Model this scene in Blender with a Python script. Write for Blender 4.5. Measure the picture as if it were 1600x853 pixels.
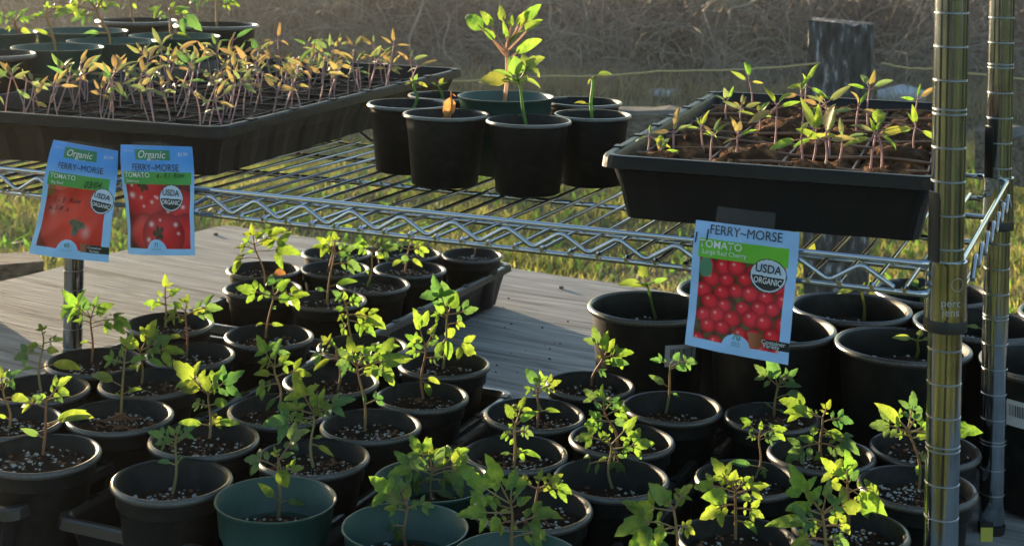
import bpy, bmesh, math, random
import numpy as np
from mathutils import Vector, Matrix
for o in list(bpy.data.objects): bpy.data.objects.remove(o)
SC = bpy.context.scene; COL = SC.collection
rnd = random.Random(7); nrs = np.random.RandomState(11)

# ---------------------------------------------------------------- camera
FPX = 2370.0; RHO = math.radians(1.15); CZ = 1.30
cd = bpy.data.cameras.new('camera'); cam = bpy.data.objects.new('camera', cd); COL.objects.link(cam)
cd.sensor_width = 36; cd.lens = FPX/1600*36; cd.shift_y = -(426.5+125)/1600
cd.clip_start = .05; cd.clip_end = 500
cam.matrix_world = Matrix(((math.cos(RHO), -math.sin(RHO), 0, 0), (0, 0, -1, 0), (math.sin(RHO), math.cos(RHO), 0, CZ), (0, 0, 0, 1)))
cd.dof.use_dof = True; cd.dof.focus_distance = 1.45; cd.dof.aperture_fstop = 20
SC.camera = cam
# ---------------------------------------------------------------- sky and sun
SUN_AZ, SUN_EL = math.radians(-38), math.radians(5.6)
w = bpy.data.worlds.new('World'); SC.world = w; w.use_nodes = True
nt = w.node_tree; sk = nt.nodes.new('ShaderNodeTexSky'); sk.sky_type = 'NISHITA'; sk.sun_disc = False
sk.sun_elevation = SUN_EL; sk.sun_rotation = SUN_AZ % (2*math.pi); sk.dust_density = .6; sk.ozone_density = 1.5
bg = nt.nodes['Background']; bg.inputs[1].default_value = .14
nt.links.new(sk.outputs[0], bg.inputs[0])
sl = bpy.data.lights.new('sun', 'SUN'); sl.energy = 5.0; sl.angle = math.radians(.6); sl.color = (1, .78, .50)
so = bpy.data.objects.new('sun', sl); COL.objects.link(so)
sd = Vector((math.sin(SUN_AZ)*math.cos(SUN_EL), math.cos(SUN_AZ)*math.cos(SUN_EL), math.sin(SUN_EL)))
so.rotation_euler = sd.to_track_quat('Z', 'Y').to_euler(); so.location = sd*20
SC.view_settings.view_transform = 'Standard'; SC.view_settings.look = 'None'
SC.view_settings.exposure = 1.68; SC.view_settings.gamma = 1
SC.render.engine = 'CYCLES'

# ---------------------------------------------------------------- geometry helpers
def ray(px, py):
    u = (px-800)/FPX; v = (py+125)/FPX; c, s = math.cos(RHO), math.sin(RHO)
    return u*c+v*s, -u*s+v*c
def pt(px, py, Z):                       # world point seen at a photo pixel at depth Z
    a, b = ray(px, py); return Vector((a*Z, Z, CZ-b*Z))
def pl(px, py, h):                       # world point on the level h metres below the lens
    a, b = ray(px, py); Z = h/b; return Vector((a*Z, Z, CZ-h))
S = Vector((.396, .918, 0)).normalized(); R = Vector((S.y, -S.x, 0)); UP = Vector((0, 0, 1))
def SR(s, r, z=0): return S*s+R*r+UP*z

def link(name, me, parent=None, loc=None):
    o = bpy.data.objects.new(name, me); COL.objects.link(o)
    if parent is not None: o.parent = parent
    if loc is not None: o.location = loc
    return o
def tag(o, label=None, cat=None, group=None, kind=None):
    if label: o['label'] = label
    if cat: o['category'] = cat
    if group: o['group'] = group
    if kind: o['kind'] = kind
    return o
def root(name, loc, label, cat, group=None):
    return tag(link(name, None, None, loc), label, cat, group)
class MB:
    def __init__(s): s.v = []; s.f = []; s.m = []
    def add(s, vs, fs, m=0):
        n = len(s.v); s.v += [tuple(x) for x in vs]; s.f += [tuple(i+n for i in f) for f in fs]; s.m += [m]*len(fs)
    def box(s, c, ax, m=0):              # ax: three half vectors
        c = Vector(c); a, b, d = [Vector(x) for x in ax]
        vs = [c+a*i+b*j+d*k for i in (-1, 1) for j in (-1, 1) for k in (-1, 1)]
        s.add(vs, [(0,1,3,2),(4,6,7,5),(0,4,5,1),(2,3,7,6),(0,2,6,4),(1,5,7,3)], m)
    def tube(s, pts, rad, n=8, m=0, cap=True):
        pts = [Vector(p) for p in pts]; k = len(pts)
        if not hasattr(rad, '__len__'): rad = [rad]*k
        t0 = (pts[1]-pts[0]).normalized(); a = t0.cross(UP if abs(t0.z) < .9 else Vector((1, 0, 0))).normalized()
        vs = []; fs = []
        for i, p in enumerate(pts):
            t = (pts[min(i+1, k-1)]-pts[max(i-1, 0)]).normalized()
            a = (a-t*a.dot(t)).normalized(); b = t.cross(a)
            for j in range(n):
                q = 2*math.pi*j/n; vs.append(p+(a*math.cos(q)+b*math.sin(q))*rad[i])
        for i in range(k-1):
            for j in range(n):
                j2 = (j+1) % n; fs.append((i*n+j, i*n+j2, (i+1)*n+j2, (i+1)*n+j))
        if cap: fs.append(tuple(range(n))[::-1]); fs.append(tuple((k-1)*n+j for j in range(n)))
        s.add(vs, fs, m)
    def lathe(s, prof, n=40, m=0, c=(0, 0, 0), caps=False, wob=0):
        vs = []; fs = []; k = len(prof)
        for r, z in prof:
            for j in range(n):
                q = 2*math.pi*j/n; rr = r*(1+wob*math.sin(2*q+1)+wob*.6*math.sin(3*q))
                vs.append((c[0]+rr*math.cos(q), c[1]+rr*math.sin(q), c[2]+z))
        for i in range(k-1):
            for j in range(n):
                j2 = (j+1) % n; fs.append((i*n+j, i*n+j2, (i+1)*n+j2, (i+1)*n+j))
        if caps: fs.append(tuple(range(n))[::-1]); fs.append(tuple((k-1)*n+j for j in range(n)))
        s.add(vs, fs, m)
    def mesh(s, name, mats, smooth=False):
        me = bpy.data.meshes.new(name); me.from_pydata(s.v, [], s.f)
        for x in (mats if isinstance(mats, (list, tuple)) else [mats]): me.materials.append(x)
        me.polygons.foreach_set('material_index', s.m)
        if smooth: me.polygons.foreach_set('use_smooth', [True]*len(s.f))
        me.update()
        if smooth is True: me.set_sharp_from_angle(angle=math.radians(50))
        return me
    def obj(s, name, mats, parent=None, loc=None, smooth=False): return link(name, s.mesh(name, mats, smooth), parent, loc)
def np_mesh(name, V, F, mat, smooth=False):   # V (n,3), F (m,3|4)
    me = bpy.data.meshes.new(name); k = F.shape[1]
    me.vertices.add(len(V)); me.vertices.foreach_set('co', V.astype(np.float32).ravel())
    me.loops.add(F.size); me.loops.foreach_set('vertex_index', F.astype(np.int32).ravel())
    me.polygons.add(len(F)); me.polygons.foreach_set('loop_start', np.arange(0, F.size, k, dtype=np.int32))
    if smooth: me.polygons.foreach_set('use_smooth', np.ones(len(F), bool))
    me.update(calc_edges=True); me.materials.append(mat); return me

# ---------------------------------------------------------------- materials
def M(name, base, rough=.5, metal=0, var=None, scale=8, bump=0, bscale=40, trans=None, coat=0, stretch=None, attr=None, objvar=0, spec=None, detail=6, alpha=None, dist=0):
    m = bpy.data.materials.new(name); m.use_nodes = True; n = m.node_tree.nodes; l = m.node_tree.links
    b = n['Principled BSDF']; b.inputs['Roughness'].default_value = rough; b.inputs['Metallic'].default_value = metal
    b.inputs['Base Color'].default_value = (*base, 1)
    if spec is not None: b.inputs['Specular IOR Level'].default_value = spec
    if coat: b.inputs['Coat Weight'].default_value = coat; b.inputs['Coat Roughness'].default_value = .25
    tc = n.new('ShaderNodeTexCoord'); src = tc.outputs['Object']
    if stretch:
        mp = n.new('ShaderNodeMapping'); mp.inputs['Scale'].default_value = stretch; l.new(src, mp.inputs[0]); src = mp.outputs[0]
    col = None
    if attr:
        a = n.new('ShaderNodeVertexColor'); a.layer_name = attr; col = a.outputs[0]
    elif var:
        t = n.new('ShaderNodeTexNoise'); t.inputs['Scale'].default_value = scale; t.inputs['Detail'].default_value = detail; t.inputs['Distortion'].default_value = dist; l.new(src, t.inputs[0])
        r = n.new('ShaderNodeValToRGB'); e = r.color_ramp.elements
        cs = [base]+list(var); e[0].position = .3; e[0].color = (*cs[0], 1); e[1].position = .7; e[1].color = (*cs[-1], 1)
        for i, c in enumerate(cs[1:-1]): x = e.new(.3+.4*(i+1)/(len(cs)-1)); x.color = (*c, 1)
        l.new(t.outputs[0], r.inputs[0]); col = r.outputs[0]
    if objvar:
        oi = n.new('ShaderNodeObjectInfo'); hs = n.new('ShaderNodeHueSaturation')
        mr = n.new('ShaderNodeMapRange'); mr.inputs[3].default_value = .5-objvar*.12; mr.inputs[4].default_value = .5+objvar*.08; l.new(oi.outputs['Random'], mr.inputs[0]); l.new(mr.outputs[0], hs.inputs['Hue'])
        mu = n.new('ShaderNodeMath'); mu.operation = 'MULTIPLY'; mu.inputs[1].default_value = 7.31; l.new(oi.outputs['Random'], mu.inputs[0])
        fr = n.new('ShaderNodeMath'); fr.operation = 'FRACT'; l.new(mu.outputs[0], fr.inputs[0])
        m2 = n.new('ShaderNodeMapRange'); m2.inputs[3].default_value = 1-objvar*.35; m2.inputs[4].default_value = 1+objvar*.3; l.new(fr.outputs[0], m2.inputs[0]); l.new(m2.outputs[0], hs.inputs['Value'])
        if col: l.new(col, hs.inputs['Color'])
        else: hs.inputs['Color'].default_value = (*base, 1)
        col = hs.outputs[0]
    if col: l.new(col, b.inputs['Base Color'])
    bo = None
    if bump:
        t2 = n.new('ShaderNodeTexNoise'); t2.inputs['Scale'].default_value = bscale; t2.inputs['Detail'].default_value = 5; l.new(src, t2.inputs[0])
        bu = n.new('ShaderNodeBump'); bu.inputs['Strength'].default_value = bump; bu.inputs['Distance'].default_value = .002; l.new(t2.outputs[0], bu.inputs['Height']); l.new(bu.outputs[0], b.inputs['Normal']); bo = bu.outputs[0]
    if trans:
        tr = n.new('ShaderNodeBsdfTranslucent'); mx = n.new('ShaderNodeMixShader'); mx.inputs[0].default_value = trans[1]
        if col:
            mc = n.new('ShaderNodeMix'); mc.data_type = 'RGBA'; mc.blend_type = 'MULTIPLY'; mc.inputs[0].default_value = 1
            l.new(col, mc.inputs[6]); mc.inputs[7].default_value = (*trans[0], 1); l.new(mc.outputs[2], tr.inputs[0])
        else: tr.inputs[0].default_value = (*trans[0], 1)
        if bo: l.new(bo, tr.inputs['Normal'])
        l.new(b.outputs[0], mx.inputs[1]); l.new(tr.outputs[0], mx.inputs[2]); l.new(mx.outputs[0], n['Material Output'].inputs[0])
    if alpha is not None: b.inputs['Alpha'].default_value = alpha
    return m
black = M('black plastic', (.0055, .0070, .0070), .46, spec=.22, var=[(.008, .010, .010), (.020, .020, .018)], scale=9, bump=.25, bscale=160, objvar=.5)
rimm = M('black plastic rim', (.04, .038, .036), .28, coat=.5, var=[(.10, .092, .082)], scale=60, bump=.15, bscale=200)  # worn plastic, with the sky glow on rims also put into its tone
green = M('green plastic', (.012, .060, .052), .34, var=[(.018, .075, .064)], scale=20, bump=.2, bscale=160)
traym = M('black tray plastic', (.006, .006, .0065), .42, spec=.3, var=[(.012, .012, .012)], scale=9, bump=.5, bscale=60)
traylip = M('tray lip', (.02, .02, .02), .3, coat=.3, var=[(.045, .043, .04)], scale=20, bump=.3, bscale=90)
dusty = M('dusty tray plastic', (.008, .007, .006), .45, spec=.3, var=[(.017, .013, .011)], scale=12, bump=.5, bscale=60)
soil = M('potting soil', (.014, .009, .006), .95, var=[(.05, .030, .018), (.12, .072, .042)], scale=260, bump=1, bscale=500, spec=.2)
peat = M('peat', (.022, .012, .007), .95, var=[(.07, .034, .016), (.28, .13, .055)], scale=70, bump=1, bscale=400, spec=.15)
perl = M('perlite', (.55, .55, .52), .8, bump=.5, bscale=500)
bark = M('bark chip', (.20, .09, .04), .8)
leafm = M('tomato leaf', (.07, .14, .03), .55, var=[(.105, .185, .04), (.15, .23, .06)], scale=130, bump=.6, bscale=260, trans=((2.7, 2.55, 1.2), .5), objvar=.3)
leafb = M('cool green leaf', (.06, .13, .05), .58, var=[(.095, .17, .06)], scale=130, bump=.6, bscale=260, trans=((2.3, 2.4, 1.4), .42), objvar=.3)  # slightly bluer green for some of the leaves
cotm = M('seed leaf', (.13, .21, .05), .5, var=[(.19, .27, .07)], scale=60, bump=.3, bscale=200, trans=((2.1, 2.0, 1.2), .45), objvar=.5)
stemm = M('stem', (.24, .23, .09), .55, var=[(.38, .24, .12)], scale=60, trans=((1.6, 1.4, 1), .25), objvar=.4)
stemp = M('purple stem', (.34, .23, .25), .55, var=[(.50, .35, .32)], scale=80, trans=((1.5, 1.1, 1), .3), objvar=.5)
bronze = M('bronze leaf', (.19, .16, .075), .6, var=[(.25, .215, .11), (.16, .18, .08)], scale=60, bump=.4, bscale=200, trans=((1.8, 1.6, 1.0), .42), objvar=.3)
greyl = M('grey green leaf', (.10, .14, .075), .6, var=[(.15, .19, .09)], scale=60, trans=((2.2, 2.2, 1.4), .42), objvar=.5)
dry = M('dry leaf', (.42, .22, .07), .7, var=[(.52, .30, .12)], scale=80, trans=((1.5, 1.2, .9), .45))
chrome = M('chrome', (.66, .67, .69), .08, 1, bump=.03, bscale=30)
postm = M('post chrome', (.33, .38, .42), .12, 1, var=[(.43, .49, .54), (.27, .30, .33)], scale=25, bump=.08, bscale=18)
chromed = M('groove chrome', (.62, .64, .66), .3, 1)
darkgap = M('black sleeve', (.012, .012, .012), .5)
wood = M('weathered plywood', (.10, .092, .082), .72, var=[(.23, .218, .20), (.32, .305, .28), (.44, .42, .39)], scale=4.2, bump=.9, bscale=22, stretch=(.7, 9, 9), detail=12, spec=.35, dist=1.9)
timber = M('old timber', (.045, .04, .035), .85, var=[(.13, .12, .105), (.22, .20, .17)], scale=10, bump=1, bscale=30, stretch=(1, 12, 12))
tape = M('clear tape', (.55, .56, .58), .12, alpha=.08)
# ---------------------------------------------------------------- setting: ground, grass, brush
gm = M('ground soil', (.035, .028, .016), .95, var=[(.07, .065, .025), (.10, .085, .045)], scale=3, bump=1, bscale=20)
GX = np.linspace(-60, 60, 121); GY = np.linspace(-50, 70, 121)
xx, yy = np.meshgrid(GX, GY)
def gz(x, y): return .035*np.sin(x*1.3+y*.7)+.03*np.sin(y*1.9-x*.6)
zz = gz(xx, yy)
V = np.stack([xx, yy, zz], -1).reshape(-1, 3); i = np.arange(120*121).reshape(120, 121)[:, :120].ravel()
Fc = np.stack([i, i+1, i+122, i+121], 1)
# close ring of finer ground is not needed: one sheet to the horizon
far = 400; V = np.vstack([V, [[-far, -far, -.4], [far, -far, -.4], [far, far, -.4], [-far, far, -.4]]]); k = 121*121
Fc = np.vstack([Fc, [[k, k+1, k+2, k+3]]])
tag(link('ground', np_mesh('ground', V, Fc, gm, True)), 'uneven dark earth ground under the grass', kind='structure')

def blades(name, xs, ys, hs, ws, lean, mat, label, z0=0.0, cat='grass'):
    n = len(xs); a = nrs.uniform(0, 2*np.pi, n); la = nrs.uniform(0, 2*np.pi, n); ll = np.abs(nrs.normal(0, lean, n))*hs
    bz = gz(xs, ys)+z0; b = np.stack([xs, ys, bz], 1); d = np.stack([np.cos(a), np.sin(a), 0*a], 1)*ws[:, None]/2
    t = np.stack([np.cos(la)*ll, np.sin(la)*ll, hs], 1); mdl = b+t*[[.35, .35, .6]]
    V = np.stack([b-d, b+d, mdl+d*.8, mdl-d*.8, b+t], 1).reshape(-1, 3)
    q = (np.arange(n)*5)[:, None]; F = np.vstack([q+[[0, 1, 2]], q+[[0, 2, 3]], q+[[3, 2, 4]]])
    return tag(link(name, np_mesh(name, V, F, mat)), label, cat, kind='stuff')
grassm = M('grass blade', (.12, .145, .045), .6, var=[(.25, .25, .09), (.45, .40, .22)], scale=6, trans=((2.0, 1.9, 1.1), .5))
strawm = M('dry grass', (.22, .18, .11), .7, var=[(.34, .29, .19)], scale=4, trans=((1.5, 1.4, 1.1), .4))
def fru(n, z0, z1, m=.5, p=1.0):
    y = z0+(z1-z0)*nrs.rand(n)**p; x = (nrs.rand(n)-.5)*2*(.345*y+m); return x, y
x, y = fru(130000, 3.2, 9.2, .8, .9)
cl = .5+.5*np.sin(x*5+np.sin(y*4)*2)*np.sin(y*6+x*2); keep = nrs.rand(len(x)) < .45+.55*cl; x, y = x[keep], y[keep]; cl = cl[keep]
blades('grass', x, y, nrs.uniform(.02, .07, len(x))*(.5+.8*cl), nrs.uniform(.003, .007, len(x)), .9, grassm, 'sunlit yellow green grass growing behind and under the bench')
x, y = fru(38000, 3.2, 9.2, .8, .9); keep = (np.sin(x*2.3+1)*np.sin(y*1.7)+.6*np.sin(x*7+y*5)) > .0; x, y = x[keep], y[keep]
blades('dead_grass', x, y, nrs.uniform(.02, .06, len(x)), nrs.uniform(.003, .006, len(x)), 1.6, strawm, 'pale dead blades matted into the lawn')
x, y = fru(6500, 3.4, 9, .8)
# broad weed leaves in the lawn
weedm = M('weed leaf', (.08, .19, .03), .5, var=[(.14, .27, .05)], scale=9, trans=((2.2, 2.2, 1.2), .45))
blades('lawn_weeds', x, y, nrs.uniform(.03, .07, len(x)), nrs.uniform(.012, .024, len(x)), .9, weedm, 'broad green weed leaves scattered through the lawn')
x, y = fru(46000, 8.0, 14.5, 1.2)
blades('dry_grass', x, y, nrs.uniform(.05, .16, len(x))*(.5+.9*(y > 10.5)), nrs.uniform(.004, .009, len(x)), 1.1, strawm, 'pale dry grass below the bare brush')
x = nrs.uniform(-14, 14, 26000); y = nrs.uniform(-9, 3.0, 26000)
x = np.concatenate([x, nrs.uniform(-2.5, 3, 30000)]); y = np.concatenate([y, nrs.uniform(-4, .9, 30000)])
blades('lawn_grass', x, y, nrs.uniform(.05, .12, len(x)), nrs.uniform(.012, .03, len(x)), .6, grassm, 'grass on the near side of the bench')

# wooded bank behind, with bare tangled brush in front
bankm = M('brushy bank', (.016, .012, .011), .95, var=[(.035, .026, .022), (.055, .042, .033)], scale=2.2, bump=1, bscale=12)
nx, ny = 90, 16; V = []; 
for j in range(ny):
    for i_ in range(nx):
        t = j/(ny-1); X = -22+44*i_/(nx-1); hgt = .98+.1*math.sin(X*.7)+.08*math.sin(X*1.9)
        V.append((X+rnd.uniform(-.15, .15), 15.2+2.8*t+.5*math.sin(X*.5)+rnd.uniform(-.25, .25), -.1+hgt*math.sin(t*1.57)+rnd.uniform(-.1, .1)))
i = (np.arange((ny-1)*nx).reshape(ny-1, nx)[:, :nx-1]).ravel()
tag(link('bank', np_mesh('bank', np.array(V), np.stack([i, i+1, i+nx+1, i+nx], 1), bankm, True)), 'dark overgrown bank behind the brush', kind='structure')

def twigs(name, n, x0, x1, y0, y1, h0, h1, rad, seg, mat, label, arch=1.0, zmin=0, wander=.1):
    X = nrs.uniform(x0, x1, n); Y = nrs.uniform(y0, y1, n); H = nrs.uniform(h0, h1, n)
    P = np.zeros((n, seg+1, 3)); P[:, 0] = np.stack([X, Y, np.maximum(0, nrs.uniform(-.3, 1, n)*H*zmin)], 1)
    az = nrs.uniform(0, 2*np.pi, n); el = nrs.uniform(.35, 1.5, n); cur = nrs.normal(.0, .35, n)
    L = H/seg*nrs.uniform(.7, 1.5, n)
    for s_ in range(seg):
        P[:, s_+1] = P[:, s_]+np.stack([np.cos(az)*np.cos(el), np.sin(az)*np.cos(el)*.6, np.sin(el)], 1)*L[:, None]
        el = el-arch*nrs.uniform(.05, .5, n); az = az+cur+nrs.normal(0, wander*3, n); el += nrs.normal(0, wander*2, n)
    P[:, :, 2] = np.maximum(P[:, :, 2], .01)
    A = np.array([[1, 0, 0], [-.5, 0, .87], [-.5, 0, -.87]]); rr = nrs.uniform(.5, 1.5, n)*rad
    tp = np.linspace(1, .35, seg+1)
    off = A[None, None]*rr[:, None, None, None]*tp[None, :, None, None]
    tang = np.gradient(P, axis=1); horiz = (np.abs(tang[..., 0]) > np.abs(tang[..., 2]))
    off2 = off[..., [1, 0, 2]]; off = np.where(horiz[..., None, None], off2, off)
    V = (P[:, :, None, :]+off).reshape(-1, 3)
    b = (np.arange(n)*(seg+1)*3)[:, None]; fs = []
    for s_ in range(seg):
        for a in range(3):
            c = (a+1) % 3; fs.append(b+[[s_*3+a, s_*3+c, (s_+1)*3+c, (s_+1)*3+a]])
    return tag(link(name, np_mesh(name, V, np.vstack(fs), mat)), label, 'brush', kind='stuff')
brm = M('bare twigs', (.09, .065, .058), .85, var=[(.22, .175, .15), (.34, .28, .24)], scale=1.3)
pale = M('pale dead stems', (.24, .20, .16), .8, var=[(.38, .33, .27)], scale=2)
twigs('brush', 15000, -8, 9, 12.2, 15.8, .45, .9, .006, 8, brm, 'dense tangle of bare brown twigs and brambles', 1.0, .8)
twigs('dead_stems', 2600, -8, 9, 11.6, 12.8, .4, 1.25, .0055, 7, pale, 'pale dead stems arching over in front of the brush', 1.1, .1)
twigs('low_brush', 5000, -7, 8, 11.2, 12.8, .15, .6, .0045, 6, brm, 'low dry twigs lying along the foot of the brush', 1.3, .1, .2)
for k, (px0, py0, px1, py1, Z, r) in enumerate([(652, -30, 647, 112, 11.6, .012), (690, 20, 715, 125, 11.6, .007), (850, 10, 905, 110, 11.8, .006), (1140, 30, 1190, -20, 11.9, .012)]):
    a, b = pt(px0, py0, Z), pt(px1, py1, Z); m_ = MB()
    m_.tube([a.lerp(b, t)+Vector((.05*math.sin(t*7+k), 0, .02*math.sin(t*9))) for t in np.linspace(0, 1, 9)], r, 5)
    tag(m_.obj('sapling', pale, smooth=True), ['pale thin trunk standing upright just right of the left seed tray', 'thin pale wavy stem beside the upright pale trunk', 'thin dead stem right of the tall seedling in the green pot', 'pale branch leaning in the brush left of the square post'][k], 'dead stem')
# stones / pale litter in the grass
stm = M('pale stone', (.38, .42, .48), .7, var=[(.55, .58, .62)], scale=8, bump=1, bscale=10)
for k, (px, py, s_) in enumerate([(1032, 143, .10), (1052, 137, .07), (1410, 148, .15), (1422, 122, .12)]):
    p = pt(px, py, (CZ-.03)/ray(px, py+8)[1]); bm = bmesh.new(); bmesh.ops.create_icosphere(bm, subdivisions=2, radius=s_)
    for v in bm.verts: v.co = Vector((v.co.x*1.3, v.co.y, v.co.z*.6))*rnd.uniform(.88, 1.12)
    me = bpy.data.meshes.new('stone'); bm.to_mesh(me); bm.free(); me.materials.append(stm)
    p.z = s_*.3
    tag(link('stone', me, None, p), ['bluish white stone in the grass left of the twine', 'smaller bluish stone beside the pair in the grass', 'large pale stone in the grass right of the square post', 'pale stone higher up just right of the square post'][k], 'stone', 'pale stones in the dry grass')

# unseen dark trees and shrubs, added for the chrome to mirror
treem = M('tree line foliage', (.02, .035, .012), .9, var=[(.05, .075, .02)], scale=1.5)
barkm = M('tree bark', (.05, .04, .03), .9)
for k in range(9):
    X = -17+4.4*k+rnd.uniform(-1, 1); Y = -15+rnd.uniform(-2, 1.5); Hh = rnd.uniform(2.6, 3.8); n_ = 2600
    rt = root('tree', (X, Y, 0), 'dark leafy tree standing behind the photographer, number not in view', 'tree', 'trees behind the photographer')
    rt['label'] = 'dark leafy tree in the row behind the photographer, outside the photo'
    m_ = MB(); m_.tube([(0, 0, 0), (.1, 0, Hh*.3), (0, .1, Hh*.7)], [.16, .12, .04], 8); m_.obj('trunk', barkm, rt)
    c = nrs.normal(0, 1, (n_, 3)); c /= np.linalg.norm(c, axis=1)[:, None]; c *= nrs.rand(n_, 1)**.4
    c = c*[1.9, 1.9, Hh*.42]+[0, 0, Hh*.58]; q = nrs.normal(0, .22, (n_, 3, 3)); V = (c[:, None]+q).reshape(-1, 3)
    tag(link('crown', np_mesh('crown', V, np.arange(n_*3).reshape(-1, 3), treem), rt), kind='stuff')
for k, (X, Y, Hh) in enumerate([(4.2, .6, 1.7), (4.6, 3.2, 2.2), (3.0, -4.2, 1.4), (-3.8, -4.6, 1.5), (-5.2, .4, 1.2)]):  # out-of-view shrubs put in as dark shapes to reflect
    rt = root('shrub', (X, Y, 0), ['dark shrub added outside the frame at the right of the bench', 'taller dark shrub added outside the frame behind the first one at right', 'unseen low shrub added behind the photographer to the right', 'unseen shrub added behind the photographer to the left', 'low shrub added outside the frame at the left of the bench'][k], 'shrub')
    n_ = 1800; m_ = MB(); m_.tube([(0, 0, 0), (.05, 0, Hh*.5)], [.06, .03], 6); m_.obj('trunk', barkm, rt)
    c = nrs.normal(0, 1, (n_, 3)); c /= np.linalg.norm(c, axis=1)[:, None]; c *= nrs.rand(n_, 1)**.4
    c = c*[.9, .9, Hh*.48]+[0, 0, Hh*.5]; q = nrs.normal(0, .09, (n_, 3, 3)); V = (c[:, None]+q).reshape(-1, 3)
    tag(link('crown', np_mesh('crown', V, np.arange(n_*3).reshape(-1, 3), treem), rt), kind='stuff')
dirt = M('bare dark earth', (.018, .014, .010), .95, spec=.1, var=[(.04, .032, .024)], scale=5, bump=1, bscale=30)  # unseen dark strip, put in to darken what the posts mirror
V = [];
for t in np.linspace(0, 1, 24):
    y = -.4-11*t; xm = -.5+.8*math.sin(t*4)
    for s_ in (-.25, .25): V.append((xm+s_+rnd.uniform(-.08, .08), y, .085+rnd.uniform(0, .01)))
tag(link('path', np_mesh('path', np.array(V), np.array([(2*k, 2*k+1, 2*k+3, 2*k+2) for k in range(23)]), dirt, True)), 'unseen dark earth path added behind the photographer, mirrored in the posts', kind='structure')
# ---------------------------------------------------------------- plank bench (two weathered sheets on timbers)
BH = .615; C0 = pl(350, 352, BH); A1 = (pl(1070, 460, BH)-C0).normalized(); B1 = Vector((-.494, -.869, 0)); B1 = (B1-A1*B1.dot(A1)).normalized()
ang = math.atan2(A1.y, A1.x)
bench = root('plant_bench', C0, 'low weathered grey plywood bench carrying the lower pots and the wire shelf', 'bench')
bench.rotation_euler.z = ang
def sheet(y0, y1, name='plywood_sheet'):
    bm = bmesh.new(); n1, n2 = 60, 24
    g = {}
    for i_ in range(n1+1):
        for j in range(n2+1):
            x = 2.44*i_/n1; yv = y0+(y1-y0)*j/n2; e = .004*math.sin(x*9+j)+.003*math.sin(x*31)
            yy_ = yv+(e if j in (0, n2) else 0)
            g[i_, j] = bm.verts.new((x+(.004*math.sin(yv*23) if i_ in (0, n1) else 0), yy_, .003*math.sin(x*2.2)*math.sin(yv*3)))
    for i_ in range(n1):
        for j in range(n2): bm.faces.new((g[i_, j], g[i_+1, j], g[i_+1, j+1], g[i_, j+1]))
    r_ = bmesh.ops.extrude_face_region(bm, geom=bm.faces[:])
    for v in [v for v in r_['geom'] if isinstance(v, bmesh.types.BMVert)]: v.co.z -= .019
    bmesh.ops.recalc_face_normals(bm, faces=bm.faces)
    me = bpy.data.meshes.new(name); bm.to_mesh(me); bm.free(); me.materials.append(wood); return link(name, me, bench)
sheet(0, -1.218); sheet(-1.224, -1.56)
for xv in (.05, .42, .8, 1.22, 1.6, 2.0):
    for yv in (-.08, -1.14):
        m_ = MB(); m_.lathe([(.0001, .0012), (.0035, .0011), (.0042, .0004), (.0042, -.003)], 12, 0, (xv+rnd.uniform(-.01, .01), yv, .003)); m_.obj('screw_head', timber, bench)
for yv in (-.08, -1.14, -1.3, -1.48):
    m_ = MB(); m_.box((1.22, yv, -.065), ((1.2, 0, 0), (0, .02, 0), (0, 0, .044))); m_.obj('support_timber', timber, bench)
for xv in (.06, 1.2, 2.38):
    for yv in (-.08, -1.14, -1.48):
        m_ = MB(); m_.box((xv, yv-.042, -.37), ((.022, 0, 0), (0, .02, 0), (0, 0, .315))); m_.obj('leg', timber, bench)
# loose dark timber beyond the left end, and a block beside it
m_ = MB(); a = pl(-60, 424, BH+.03); b = pl(66, 414, BH+.03); d = (b-a).normalized(); sd_ = Vector((-d.y, d.x, 0))
m_.box((a+b)/2-UP*.02+sd_*.03, (d*(b-a).length/2, sd_*.045, UP*.03))
tag(m_.obj('timber_beam', timber), 'dark old timber lying past the left end of the bench', 'timber')
for s_ in (-.9, .9):
    pass
# post, rail, twine behind
pm = M('peeling painted post', (.035, .033, .032), .85, var=[(.06, .056, .054), (.10,.098,.10), (.42, .45, .50)], scale=22, bump=1, bscale=40, stretch=(3.2, 3.2, .9), detail=8)
PZ = 3.6; pc = pt(1328, 100, PZ); top = pt(1328, 42, PZ).z
bm = bmesh.new(); rings = []
for j in range(26):
    z = top*j/25; ring = []
    for q in range(28):
        t = q/28*4; sd2 = int(t); f = t-sd2; hw = .075
        c = [(-hw+2*hw*f, -hw), (hw, -hw+2*hw*f), (hw-2*hw*f, hw), (-hw, hw-2*hw*f)][sd2]
        ring.append(bm.verts.new((c[0]*(1+rnd.uniform(-.03, .03)), c[1]*(1+rnd.uniform(-.03, .03)), z+(rnd.uniform(-.008, .012) if j == 25 else 0))))
    rings.append(ring)
for j in range(25):
    for q in range(28): bm.faces.new((rings[j][q], rings[j][(q+1) % 28], rings[j+1][(q+1) % 28], rings[j+1][q]))
bm.faces.new(rings[-1]); me = bpy.data.meshes.new('fence_post'); bm.to_mesh(me); bm.free(); me.materials.append(pm)
post = tag(link('fence_post', me, None, (pc.x, PZ+.1, 0)), 'short square wooden post with flaking pale paint behind the right seed tray', 'post'); post.rotation_euler.z = -.26
a = pt(925, 168, 3.9); b = pt(1240, 172, 3.75); c = pt(1700, 215, 3.3)
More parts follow.
